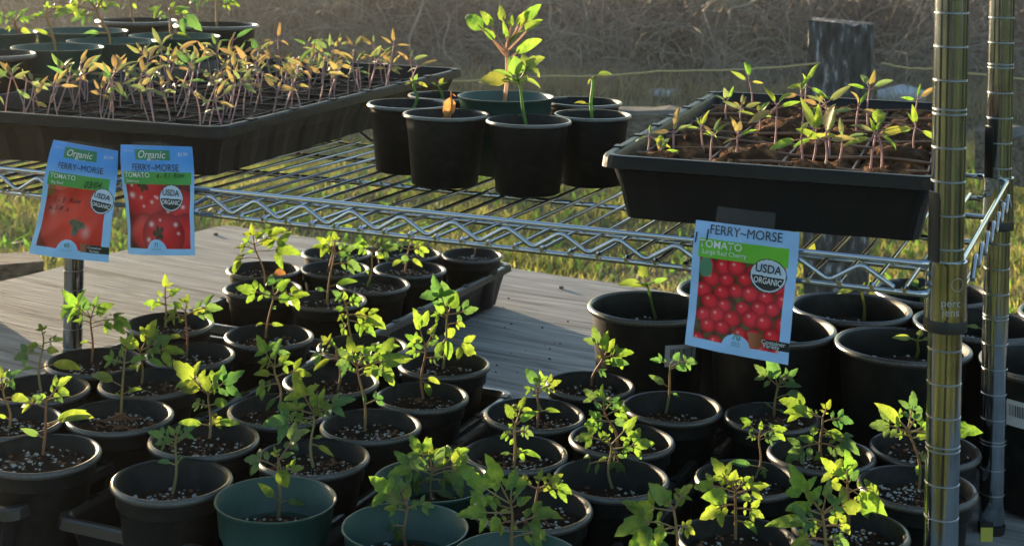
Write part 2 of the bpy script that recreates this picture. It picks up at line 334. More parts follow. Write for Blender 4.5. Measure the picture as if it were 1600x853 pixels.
for (p, q, lab) in ((a, b, 'horizontal grey timber rail left of the square post'), (pt(1545, 196, 3.5), c, 'grey timber rail at the right edge behind the rear shelf post')):
    m_ = MB(); d = (q-p).normalized(); s2 = Vector((-d.y, d.x, 0)).normalized(); L_ = (q-p).length
    P = []; 
    for t in np.linspace(0, 1, 14): P.append(p.lerp(q, t)-UP*.06+UP*rnd.uniform(-.003, .003))
    vs = []; fs = []
    for t, P_ in enumerate(P):
        for (u_, v_) in ((-.05, -.058), (.05, -.058), (.052, .05), (.035, .06), (-.035, .06), (-.052, .05)): vs.append(P_+s2*u_+UP*(v_+rnd.uniform(-.003, .003)))
    for t in range(13):
        for k in range(6): fs.append((t*6+k, t*6+(k+1) % 6, (t+1)*6+(k+1) % 6, (t+1)*6+k))
    fs += [tuple(range(6)), tuple(13*6+k for k in range(6))]
    m_.add(vs, fs); rt = root('timber_rail', p, lab, 'rail')
    m2 = MB(); m2.v = [tuple(Vector(v)-p) for v in m_.v]; m2.f = m_.f; m2.m = m_.m; m2.obj('rail_board', timber, rt)
    for t in ((.73,) if 'left' in lab else (.8,)):
        q_ = p.lerp(q, t)-p; m3 = MB(); hz = p.z-.119; m3.box((q_.x, q_.y, -.119-hz/2), ((.04, 0, 0), (0, .04, 0), (0, 0, hz/2))); m3.obj('rail_leg', timber, rt)
twm = M('yellow twine', (.45, .36, .16), .8, var=[(.6, .5, .28)], scale=300)
def twine(P, lab):
    m_ = MB(); pts = []
    for i_ in range(len(P)-1):
        for t in np.linspace(0, 1, 14)[:-1]: pts.append(P[i_].lerp(P[i_+1], t)-UP*.006*math.sin(t*math.pi)+UP*rnd.uniform(-.0012, .0012))
    pts.append(P[-1]); m_.tube(pts, .0024, 5); tag(m_.obj('twine', twm, smooth=True), lab, 'twine')
twine([pt(560, 128, 3.7), pt(850, 119, 3.62), pt(1030, 111, 3.6), pt(1281, 99, 3.61)], 'yellow twine running from behind the tall seedling to the square post')
twine([pt(1377, 99, 3.61), pt(1465, 107, 3.55), pt(1700, 130, 3.4)], 'yellow twine running right from the square post behind the shelf posts')

# ---------------------------------------------------------------- chrome wire shelf
HT, HB = .255, .278
P1 = Vector((.336, 1.155, 0)); P2 = Vector((.5015, 1.548, 0)); SD = (P2-P1).normalized(); FD = Vector((-SD.y, SD.x, 0))
P3 = P2+FD*1.160; P4 = P1+FD*1.160; WID = (P2-P1).length
unit = root('wire_shelf', (P1+P2+P3+P4)/4+UP*(CZ-BH+.003), 'chrome wire shelf on grooved round posts holding the upper trays and pots', 'shelf')
u0 = unit.location.copy()
def uo(m_, name, mat, parent=None, sm=True):
    off = u0; m_.v = [tuple(Vector(v)-off) for v in m_.v]; return m_.obj(name, mat, parent or unit, None, sm)
def g2w(y, h=None): return CZ-y
gro0 = CZ-(700.5+111)/FPX*1.155        # height of a double groove
def make_post(P, ztop, zbot):
    prof = []; grooves = []; n = -60
    zs = []
    for n in range(-60, 60):
        z = gro0+n*.0255
        if zbot+.01 < z < ztop-.01:
            zs.append(z)
            if n % 5 == 0: zs.append(z+.0035)
    r = .0127; prof = [(r-.001, zbot), (r, zbot+.001)]
    m2 = MB()
    for z in sorted(zs):
        prof += [(r, z-.0009), (r-.0009, z-.0003), (r-.0009, z+.0003), (r, z+.0009)]
    prof += [(r, ztop-.002), (r-.002, ztop)]
    m_ = MB(); m_.lathe(prof, 40, 0, (P.x, P.y, 0), True); o = uo(m_, 'post', postm)
    for z in sorted(zs):
        m3 = MB(); m3.lathe([(r-.0004, z-.0006), (r+.0002, z-.00015), (r+.0002, z+.00015), (r-.0004, z+.0006)], 40, 0, (P.x, P.y, 0)); uo(m3, 'groove_ring', chromed, o)
    return o
def collar(P, post_):
    zt, zb = CZ-HT+.003, CZ-HB-.018
    m_ = MB(); m_.lathe([(.0137, zb), (.0158, zb), (.0160, zb+.003), (.0150, zt-.003), (.0154, zt), (.0137, zt)], 40, 0, (P.x, P.y, 0)); uo(m_, 'collar', postm, post_)
    m_ = MB(); m_.lathe([(.0129, zb-.010), (.0160, zb-.009), (.0163, zb-.002), (.0150, zb+.001)], 40, 0, (P.x, P.y, 0)); uo(m_, 'sleeve_band', darkgap, post_)
    m_ = MB(); vs = []; fs = []
    n0, n1 = 22, 30                                            # half sleeve clip standing above the collar on its left
    for k in range(11):
        q = math.radians(158+7*k)
        for z in (zt-.002, zt+.052-(.004 if k in (0, 10) else 0)):
            for rr in (.01285, .0139): vs.append((P.x+rr*math.cos(q), P.y+rr*math.sin(q), z))
    for k in range(10):
        b = k*4
        for a_, c_ in ((1, 3), (3, 2), (2, 0), (0, 1)): fs.append((b+a_, b+c_, b+4+c_, b+4+a_))
    fs += [(0, 1, 3, 2), (40, 42, 43, 41)]
    m_.add(vs, fs); uo(m_, 'split_sleeve', darkgap, post_, False)
ZB = CZ-BH+.004
for P, tp in ((P1, CZ+.25), (P2, CZ+.25), (P3, CZ-HT+.02), (P4, CZ-HT+.02)):
    po = make_post(P, tp, ZB+.006); collar(P, po)
    m_ = MB(); m_.lathe([(.004, ZB-.003), (.013, ZB-.003), (.014, ZB+.005), (.011, ZB+.006)], 24, 0, (P.x, P.y, 0), True); uo(m_, 'foot', darkgap, po)
def truss(A, B, out, zlo=HB, name='edge'):
    d = (B-A).normalized(); L_ = (B-A).length; off = out*.010; i0 = .0165
    for h, r in ((HT, .0024), (HB, .0023)):
        m_ = MB(); m_.tube([A+d*i0+off+UP*(CZ-h), B-d*i0+off+UP*(CZ-h)], r, 10); o = uo(m_, name+'_wire', chrome)
        for q in (A+d*i0, B-d*i0):
            m3 = MB(); m3.tube([q-d*.004+off*.6+UP*(CZ-h), q+d*.004+off+UP*(CZ-h)], [.0036, .0028], 8); uo(m3, 'weld', chrome, o)
    n = int((L_-2*i0-.02)/.0247/2)*2; st = (L_-n*.0247)/2 if n else 0; P = []
    off2 = out*.0150
    for k in range(n+1):
        x = A+d*(st+k*.0247)+off2+UP*(CZ-(HT+.004 if k % 2 else HB-.004))
        P.append(x)
    Q = []
    for k in range(len(P)-1):
        for t in (.12, .3, .5, .7, .88):
            tt = t; Q.append(P[k].lerp(P[k+1], tt))
        if k < len(P)-2: Q.append(P[k+1].lerp((P[k]+P[k+2])/2, .09))
    m_ = MB(); m_.tube([P[0]]+Q+[P[-1]], .0021, 8); uo(m_, 'zigzag_wire', chrome)
truss(P1, P4, -SD); truss(P2, P3, SD); truss(P1, P2, -FD); truss(P4, P3, FD)
n = int(1.16/.0247)
for k in range(1, n+1):
    a = P1+FD*(.0247*k+.004); m_ = MB()
    m_.tube([a-SD*.013+UP*(CZ-HB+.0035), a+SD*(WID+.013)+UP*(CZ-HB+.0035)], .0018, 8); o = uo(m_, 'deck_wire', chrome)
    m3 = MB(); m3.tube([a-SD*.0165+UP*(CZ-HB+.0028), a-SD*.012+UP*(CZ-HB+.0035)], [.0018, .0027], 8); uo(m3, 'weld', chrome, o)
for f in (.2, .5, .8):
    m_ = MB(); a = P1+SD*WID*f-FD*.0; m_.tube([a+FD*.004+UP*(CZ-HB-.0012), a+FD*1.156+UP*(CZ-HB-.0012)], .0026, 8); uo(m_, 'support_wire', chrome)
# plank behind the shelf that carries the far pots
pk = MB(); q0 = P2+SD*.24+FD*.90; q1 = P2+SD*.24+FD*1.95
pk.box((q0+q1)/2+UP*(CZ-HB-.012), ((q1-q0)/2, SD*.185, UP*.012))
rt = root('back_plank', (q0+q1)/2, 'weathered grey plank behind the left seed tray carrying the far pots', 'plank')
m2 = MB(); m2.v = [tuple(Vector(v)-rt.location) for v in pk.v]; m2.f = pk.f; m2.m = pk.m; m2.obj('board', timber, rt)
for q in (q0.lerp(q1, .70), q0.lerp(q1, .95)):
    m2 = MB(); hh = CZ-HB-.0245; m2.box(tuple(q-rt.location)[:2]+(hh/2,), ((.03, 0, 0), (0, .03, 0), (0, 0, hh/2))); m2.obj('leg', timber, rt)
# ---------------------------------------------------------------- trays
def rrect(w_, l_, r, n=5):
    P = []
    for cx, cy, a0 in ((w_/2-r, l_/2-r, 0), (-w_/2+r, l_/2-r, 90), (-w_/2+r, -l_/2+r, 180), (w_/2-r, -l_/2+r, 270)):
        for k in range(n+1):
            q = math.radians(a0+90*k/n); P.append((cx+r*math.cos(q), cy+r*math.sin(q)))
    # subdivide straight runs so the walls can flute
    Q = []
    for k in range(len(P)):
        a, b = P[k], P[(k+1) % len(P)]; d = math.dist(a, b); m = max(1, int(d/.012))
        for t in range(m): Q.append((a[0]+(b[0]-a[0])*t/m, a[1]+(b[1]-a[1])*t/m))
    return Q
def tray_mesh(W, L, H, flute=.0012, lip=.007, slope=.012, cell=None):
    base = rrect(W, L, .016)
    def off(d, z, fl=0):
        out = []
        for k, (x, y) in enumerate(base):
            s1 = (W/2-d)/(W/2); s2 = (L/2-d)/(L/2); f = 1-(fl if (k//3) % 2 else 0)/(W/2)
            out.append((x*s1*f, y*s2*f, z))
        return out
    loops = [off(-.001, H-lip*1.5), off(0, H-.002), off(.0015, H), off(.0065, H), off(.0085, H-.003)]
    loops_in = [off(.0095, H-.006), off(slope*.5+.008, H*.5, flute), off(slope+.006, .004, flute)]
    vs = []; fs = []; n = len(base)
    def stitch(ls, rev=False):
        b0 = len(vs)
        for l_ in ls: vs.extend(l_)
        for i_ in range(len(ls)-1):
            for k in range(n):
                k2 = (k+1) % n; f = (b0+i_*n+k, b0+i_*n+k2, b0+(i_+1)*n+k2, b0+(i_+1)*n+k); fs.append(f[::-1] if rev else f)
        return b0
    return base, off, loops, loops_in, stitch, vs, fs
def make_tray(lab, c, ax, W, L, H, mat, flute=.0012, cells=None, name='seed_tray', cat='tray', group=None, rimmat=None):
    rt = root(name, c, lab, cat, group); rt.rotation_euler.z = math.atan2(ax.y, ax.x)-math.pi/2
    slope = .014
    base, off, lo, li, st, vs, fs = tray_mesh(W, L, H, flute, slope=slope)
    out = [off(slope+.004, .0, flute), off(slope*.5+.005, H*.5, flute), off(.0075, H-.013, flute*.3), off(.003, H-.0115)]
    b0 = st(out[:]); n = len(base); fs.append(tuple(b0+k for k in range(n))[::-1])
    b1 = st(li); fs.append(tuple(b1+2*n+k for k in range(n)))
    m_ = MB(); m_.add(vs, fs); body = m_.obj('tray_body', mat, rt)
    vs.clear(); fs.clear(); st([off(.003, H-.0115)]+lo+[off(.0095, H-.006)])
    m_ = MB(); m_.add(vs, fs); rim = m_.obj('rim', rimmat or mat, rt)
    m2 = MB()                                  # small notches proud of the lip
    for k in range(7):
        y = -L/2+L*(k+.7)/7
        for sx in (-1, 1): m2.box((sx*(W/2-.004), y, H+.0002), ((.004, 0, 0), (0, .006, 0), (0, 0, .0009)))
    tag(m2.obj('lip_notch', mat, rim), kind='stuff')
    return rt
BZ = CZ-BH+.0005
TR = [('TA', 1.72, 2.25, -1.24, -.955, 'far black tray whose right end juts over bare plywood', .062),
      ('TD', 1.078, 1.64, -1.20, -.942, 'black tray at the left edge under the double column of lower pots', .074),
      ('TC', 1.11, 1.64, -.925, -.69, 'black tray with a bare front left corner below the pot of the wilted seedling', .062),
      ('TE', 1.09, 1.63, -.682, -.435, 'black tray in the middle right, in front of the first tall pot', .062),
      ('TF', 1.12, 1.64, -.425, -.17, 'black tray at bottom right beside the large front shelf post', .062)]
for nm, s0, s1, r0, r1, lab, H in TR:
    make_tray(lab, SR((s0+s1)/2, (r0+r1)/2, BZ), S, r1-r0, s1-s0, H, traym, name='nursery_tray', group='black nursery trays on the bench', rimmat=traylip)

# ---------------------------------------------------------------- pots (unit meshes shared, scaled)
def pot_mesh(kind):
    m_ = MB(); h = 1.0
    if kind == 'small':      # rim radius .5, height 1
        prof = [(.335, .0), (.345, .01), (.425, .77), (.438, .79), (.455, .80), (.462, .93), (.485, .935), (.499, .945), (.503, .965), (.495, .988), (.480, 1.0), (.462, .995), (.450, .975), (.446, .90), (.430, .885), (.424, .80), (.414, .785), (.34, .03), (.0, .03)]
    elif kind == 'green':
        prof = [(.34, 0), (.35, .01), (.428, .70), (.452, .715), (.480, .965), (.490, .972), (.500, .985), (.498, 1.0), (.486, 1.0), (.474, .985), (.450, .75), (.436, .735), (.34, .03), (0, .03)]
    elif kind == 'upper':
        prof = [(.36, 0), (.375, .012), (.44, .80), (.447, .82), (.452, .93), (.478, .94), (.497, .952), (.500, .975), (.488, .997), (.470, .998), (.456, .975), (.448, .88), (.438, .86), (.35, .03), (0, .03)]
    else:
        prof = [(.37, 0), (.385, .012), (.452, .85), (.456, .9), (.458, .945), (.482, .95), (.500, .965), (.503, .982), (.494, 1.0), (.478, 1.004), (.462, .99), (.452, .96), (.446, .9), (.37, .03), (0, .03)]
    m_.lathe(prof, 56, 0, wob=.004 if kind == 'green' else .014)
    m_.add([(prof[0][0]*math.cos(2*math.pi*k/56), prof[0][0]*math.sin(2*math.pi*k/56), 0) for k in range(56)], [tuple(range(56))[::-1]])
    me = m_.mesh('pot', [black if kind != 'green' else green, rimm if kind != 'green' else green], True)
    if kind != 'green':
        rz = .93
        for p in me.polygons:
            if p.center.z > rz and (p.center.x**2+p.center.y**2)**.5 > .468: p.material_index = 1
    return me
PM = {k: pot_mesh(k) for k in ('small', 'green', 'upper', 'big')}
def soil_mesh(seed, moundy=.02):
    r_ = random.Random(seed); m_ = MB(); vs = [(0, 0, .05)]; fs = []; nr, na = 13, 36
    for i_ in range(1, nr+1):
        for j in range(na):
            q = 2*math.pi*j/na; rr = .5*i_/nr
            z = .02*math.sin(q*3+seed)*i_/nr+.018*math.sin(q*5+i_*1.3+seed)+r_.uniform(-.03, .036)+moundy*(1-i_/nr) if i_ < nr else -.02
            vs.append((rr*math.cos(q+.1*r_.random()), rr*math.sin(q), z))
    for j in range(na): fs.append((0, 1+j, 1+(j+1) % na))
    for i_ in range(nr-1):
        for j in range(na):
            a = 1+i_*na; fs.append((a+j, a+na+j, a+na+(j+1) % na)); fs.append((a+j, a+na+(j+1) % na, a+(j+1) % na))
    m_.add(vs, fs); return m_.mesh('soil', soil, True)
def bits_mesh(seed, n, s0, s1, mat, name, ring=False):
    r_ = random.Random(seed); m_ = MB(); cx, cy = r_.uniform(-.2, .2), r_.uniform(-.25, .1)
    for _ in range(n):
        if r_.random() < .55: x, y = r_.gauss(cx, .14), r_.gauss(cy, .12)
        else: q = r_.uniform(0, 6.28); rr = .46*math.sqrt(r_.random()); x, y = rr*math.cos(q), rr*math.sin(q)
        if x*x+y*y > .22: continue
        s_ = r_.uniform(s0, s1)*(1.5 if r_.random() < .08 else 1); ax = Matrix.Rotation(r_.uniform(0, 3), 3, Vector((r_.random(), r_.random(), 1)).normalized())
        vs = [ax @ Vector(v)*s_*r_.uniform(.7, 1.3) for v in ((1, 0, 0), (-1, 0, 0), (0, 1, 0), (0, -1, 0), (0, 0, 1), (0, 0, -1))]
        m_.add([v+Vector((x, y, .028)) for v in vs], [(0, 2, 4), (2, 1, 4), (1, 3, 4), (3, 0, 4), (2, 0, 5), (1, 2, 5), (3, 1, 5), (0, 3, 5)])
    return m_.mesh(name, mat)
SM = [soil_mesh(k, .03) for k in range(6)]
PE = [bits_mesh(20+k, 85, .009, .026, perl, 'perlite') for k in range(6)]
CH = [bits_mesh(40+k, 60, .008, .032, bark, 'bark_chips') for k in range(5)]
def place_pot(kind, c, D, H, zb, lab, group, name='potted_tomato_seedling', fill=.80, chips=True, cat='potted seedling'):
    rt = root(name, (c.x, c.y, zb), lab, cat, group)
    p = link('pot', PM[kind], rt); p.scale = (D, D, H); p.rotation_euler.z = rnd.uniform(0, 6.28)
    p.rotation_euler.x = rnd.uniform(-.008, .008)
    s_ = link('soil', rnd.choice(SM), rt, (0, 0, H*fill)); sr = D*(.90 if kind != 'big' else .89)*(.93 if fill < .8 else .95); s_.scale = (sr, sr, D*.55); s_.rotation_euler.z = rnd.uniform(0, 6)
    pe = link('perlite', rnd.choice(PE), s_); tag(pe, kind='stuff'); pe.rotation_euler.z = rnd.uniform(0, 6)
    if chips:
        ch = link('bark_chips', rnd.choice(CH), s_); tag(ch, kind='stuff'); ch.rotation_euler.z = rnd.uniform(0, 6)
    return rt, zb+H*fill

# ---------------------------------------------------------------- leaves
def frame(P, k, Nh):
    t = (P[min(k+1, len(P)-1)]-P[max(k-1, 0)]).normalized(); b = t.cross(Nh)
    b = b.normalized() if b.length > 1e-5 else t.orthogonal().normalized(); return t, b, b.cross(t).normalized()
def leaflet(m_, p0, d, L_, W_, Nh, lobes=0, curl=.3, fold=.25, mat=0, r_=rnd):
    n = 9; d = d.normalized(); P = [Vector(p0)]; dd = d.copy(); Nn = Nh-d*d.dot(Nh); Nn = Nn.normalized() if Nn.length > 1e-4 else d.orthogonal().normalized()
    c = curl*r_.uniform(.5, 1.5)/n
    for k in range(n):
        dd = (dd-Nn*c*2.2*(k/n+.2)-UP*c*.5).normalized(); P.append(P[-1]+dd*L_/n)
    vs = []; fs = []; ph = r_.uniform(0, 6); tw = r_.uniform(-.25, .25)
    for k in range(n+1):
        t = k/n; ta, b, nn = frame(P, k, Nn)
        a_ = tw*t; b, nn = b*math.cos(a_)+nn*math.sin(a_), nn*math.cos(a_)-b*math.sin(a_)
        pr = math.sin(math.pi*min(1, (t*.97+.015))**.70)**.95 if t < 1 else 0
        if lobes: pr *= 1+.10*lobes*math.cos(2*math.pi*t*3.6+.6)*(1 if t > .12 else 0)
        wv = W_/2*max(pr, .03 if k < n else 0)
        ed = .10*W_*math.sin(ph+t*9)
        for j, s_ in enumerate((-1, -.5, 0, .5, 1)):
            sh = -.12*L_/n*0 if abs(s_) < 1 else -L_*.045*(1 if lobes else .3)
            vs.append(P[k]+b*wv*s_+nn*(abs(s_)*wv*fold+(abs(s_) == 1)*ed*.35-(1-abs(s_))*0)-ta*sh*(-1 if k in (2, 4, 6) else 0))
    for k in range(n):
        for j in range(4): fs.append((k*5+j, k*5+j+1, (k+1)*5+j+1, (k+1)*5+j))
    m_.add(vs, fs, mat)
def leaf(name, parent, org, a, b, kind, lm, sm_, rad=.0009, r_=rnd, up=None):
    """a leaf as its own mesh: a = where it leaves the stem, b = its tip"""
    L_ = (b-a).length; o = Vector(a); a0 = Vector((0, 0, 0)); b0 = b-a
    h = Vector((b0.x, b0.y, 0)); droop = kind in 'LCS' and b0.z < .2*L_
    mid = b0*.5+UP*L_*(.22 if droop else -.06)+Vector((r_.uniform(-1, 1), r_.uniform(-1, 1), 0))*L_*.06
    P = [a0*(1-t)**2+mid*2*t*(1-t)+b0*t*t for t in np.linspace(0, 1, 11)]
    Nh = (UP*r_.uniform(.25, .9)+Vector((r_.uniform(-.5, .3), -r_.uniform(.4, 1.2), 0)))
    if up is not None: Nh = up
    m_ = MB()
    ks = {'P': 6, 'L': 5, 'S': 3, 'C': 3, 'G': 3, 'T': 2}[kind]
    m_.tube(P[:ks+2], [rad]*(ks)+[rad*.8, rad*.5], 6, 1)
    st = P[ks]; d = (P[ks+2]-P[ks])
    rem = sum((P[k+1]-P[k]).length for k in range(ks, 10))
    if kind == 'L':
        W_ = rem*r_.uniform(.44, .60); leaflet(m_, st, d, rem*1.08, W_, Nh, 1, r_.uniform(.2, .7), r_.uniform(.1, .45), 0, r_)
        for f, sz in ((ks, .62), (ks-2, .42)):
            for sg in (-1, 1):
                if r_.random() < (.94 if f == ks else .7):
                    t, bb, nn = frame(P, f, Nh); dd = bb*sg+t*r_.uniform(.35, .8); q = P[f]-t*rem*.03
                    ll = L_*sz*r_.uniform(.48, .74)
                    m_.tube([q, q+dd.normalized()*ll*.22], rad*.55, 5, 1)
                    leaflet(m_, q+dd.normalized()*ll*.2, dd, ll, ll*r_.uniform(.42, .56), Nh+Vector((r_.uniform(-.3, .3), 0, r_.uniform(-.2, .3))), .8, r_.uniform(.2, .9), r_.uniform(.1, .4), 0, r_)
    elif kind in 'SP': leaflet(m_, st, d, rem*1.08, rem*r_.uniform(.48, .62), Nh, .35, r_.uniform(.2, .6), r_.uniform(.1, .4), 0, r_)
    elif kind == 'G': leaflet(m_, st, d, rem, rem*.85, Nh, 0, .25, .15, 0, r_)
    elif kind == 'T': leaflet(m_, st, d, rem, rem*r_.uniform(.20, .31), Nh, 0, r_.uniform(.1, .6), r_.uniform(.2, .5), 0, r_)
    else: leaflet(m_, st, d, rem, rem*.34, Nh, 0, r_.uniform(.3, .8), r_.uniform(.1, .3), 0, r_)
    return m_.obj(name, [lm, sm_], parent, o-org, 2)
def stem(parent, P, r0, r1, mat, name='stem'):
    org = Vector(parent.location); m_ = MB(); n = len(P); m_.tube([Vector(p)-org for p in P], [r0+(r1-r0)*k/(n-1) for k in range(n)], 8)
    return m_.obj(name, mat, parent, None, True)
def plant(rt, soilz, spec, r0=.0017, sm_=None, lm=None, seed=0, cot=None, g=1.0, bend=.5):
    """spec: (bx,by, tx,ty, [(x,y,kind),...]) in photo pixels; depth is the pot's"""
    r_ = random.Random(seed); bx, by, tx, ty, lv = spec
    base = pl(bx, by, CZ-soilz-.002); rc = Vector((rt.location.x, rt.location.y, base.z))
    lim = rt['rim_r']*.78
    if (base-rc).length > lim: base = rc+(base-rc).normalized()*lim
    Zt = base.y+r_.uniform(-.012, .008); top = pt(tx, ty, Zt)
    n = 9; P = []; wob = Vector((r_.uniform(-1, 1), r_.uniform(-.5, .5), 0))*.0022
    for k in range(n):
        t = k/(n-1); p = base.lerp(top, t)+wob*math.sin(t*math.pi*1.6)*(1+t)+Vector((base.x-top.x, 0, 0))*bend*.28*math.sin(t*math.pi); P.append(p)
    st = stem(rt, [P[0]-UP*.004]+P, r0, r0*.62, sm_ or stemm); org = Vector(rt.location)
    nl = len(lv)
    for i_, it in enumerate(lv):
        x, y, kind = it[:3]
        # attach height: cotyledons low, others by how high the tip is
        b_ = pt(x, y, Zt); f = (b_.z-base.z)/max(.01, top.z-base.z)
        L_ = (b_-P[-1]).length
        if len(it) > 3: f = it[3]
        elif kind == 'C': f = min(.45, max(.22, f*.6))
        else: f = min(1, max(.5, .45+.45*f+r_.uniform(-.06, .06)))
        kf = f*(n-1); k0 = min(n-2, int(kf)); a = P[k0].lerp(P[k0+1], kf-k0)
        dl = (b_-a).length; Zl = a.y+r_.uniform(-.55, .45)*dl
        b2 = pt(x, y, Zl); b2 = a+(b2-a)*(1.07 if kind in 'LS' else 1.04 if kind == 'P' else 1)
        m_ = cot if (kind in 'CG' and cot) else (lm or (leafm if r_.random() < .72 else leafb))
        lf = leaf('leaf', st, org, a, b2, kind, m_, sm_ or stemm, r0*.45, r_)
    return st
# ---------------------------------------------------------------- lower pots: rim centre px, rim width px, label
GL = 'potted tomato seedlings on the bench'
LP = {
'p1': (735,397,98,'black pot with only a bare brown sprout, farthest right in the far tray'),
'p2': (641,394,103,'black pot behind two others in the far tray, its leaves touching the shelf edge'),
'p3': (636,421,114,'black pot whose seedling carries one round bright leaf, left of the bare sprout'),
'p4': (526,396,109,'black pot without a seedling at the back left of the far tray'),
'p5': (523,417,108,'far tray pot whose pinkish stemmed seedling stands behind a taller one'),
'p6': (582,443,116,'black pot with a seedling of three leaf clusters, middle of the far tray'),
'p7': (413,420,125,'black pot holding a curled dead leaf at the far left corner of its tray'),
'p8': (411,449,130,'black pot with a broad bushy seedling at the left end of the far tray'),
'p9': (519,465,129,'black pot with a slim tall seedling reaching up to the shelf wire'),
'p10': (420,523,143,'black pot with a slender seedling bending right, rim well lit, soil bare around it'),
'p11': (265,504,142,'black pot with two leafy clumps against bare plywood, farthest back of the left tray'),
'p12': (292,553,140,'black pot with a short star shaped seedling on a dark pink stem'),
'p13': (154,567,162,'black pot whose seedling stands in front of the thin rear post'),
'p14': (220,600,158,'black pot mostly hidden behind the mounded pot, its leaves drooping right'),
'p15': (68,605,150,'black pot with an upright seedling near the left edge, tip against the plywood'),
'p16': (185,641,172,'black pot with a reddish mound of bark round the stem'),
'p17': (25,655,165,'black pot cut off by the left edge, its leggy seedling leaning out of frame'),
'p18': (64,705,184,'large black pot at the left edge with much perlite and a forked seedling'),
'p19': (276,742,188,'black pot with a small wilted grey green seedling, front of its tray'),
'p20': (331,681,174,'black pot with a bushy seedling of round leaves behind the wilted one'),
'g21': (430,775,190,'dark green pot with one big round leaf hanging over the stem'),
'p22': (489,713,177,'black pot behind the round leaved green one, flat crown on a bare stem'),
'p23': (430,642,165,'black pot with a tall seedling whose tips droop to both sides'),
'p24': (574,663,158,'black pot with a long stemmed wide spreading seedling in the centre of the bench'),
'p25': (514,596,150,'black pot with a bare pinkish stem behind the wide spreading seedling'),
'p26': (566,540,144,'black pot with the tall dark double stemmed seedling'),
'p27': (694,567,144,'black pot with a tall bright seedling beside bare blue shaded plywood'),
'p28': (660,617,146,'black pot with an upright pointed seedling and a seed leaf hanging onto the rim'),
'g29': (681,747,187,'dark green pot with a wide low seedling of many bright leaflets'),
'g30': (635,822,199,'dark green pot cut by the bottom edge with a short broad leaved seedling'),
'g31': (808,857,202,'dark green pot at the bottom edge with a seedling spreading to both sides'),
'p32': (922,599,131,'black pot with a leaning seedling against the first tall pot'),
'p33': (835,645,160,'black pot with a seedling topped by a pale bud beside the tray corner'),
'p34': (806,708,167,'black pot with a narrow layered seedling in front of the bud topped one'),
'p35': (1053,634,159,'black pot with a sparse thin seedling in front of the small barcode sticker'),
'p36': (970,686,165,'black pot behind the empty looking dark one, its crown in three tiers'),
'p37': (947,743,180,'black pot with dark soil under a seedling with long drooping leaves'),
'p38': (834,800,190,'black pot with a yellowing seedling in shade behind the bottom dark green pot'),
'p39': (1205,650,148,'black pot with a blue green seedling just under the large seed packet'),
'p40': (1168,745,165,'black pot with a small topped seedling on a thin leaning stem, right of centre'),
'p41': (1288,708,168,'black pot with a wide dense seedling of drooping leaves left of the front post'),
'p42': (1444,700,172,'black pot of bare perlite flecked soil behind the curved stem seedling'),
'p43': (1430,755,188,'black pot with a curved stem seedling touching the large front post'),
'p44': (1153,842,192,'black pot at the bottom with a full round crowned seedling and drooping seed leaf'),
'p45': (1330,825,175,'black pot at the bottom with a seedling whose long leaf hangs to the right'),
'p46': (1065,905,200,'black pot cut off by the bottom edge with a tangled drooping seedling'),
'p47': (1290,910,200,'black pot cut off by the bottom edge under the biggest lobed bright leaves'),
}
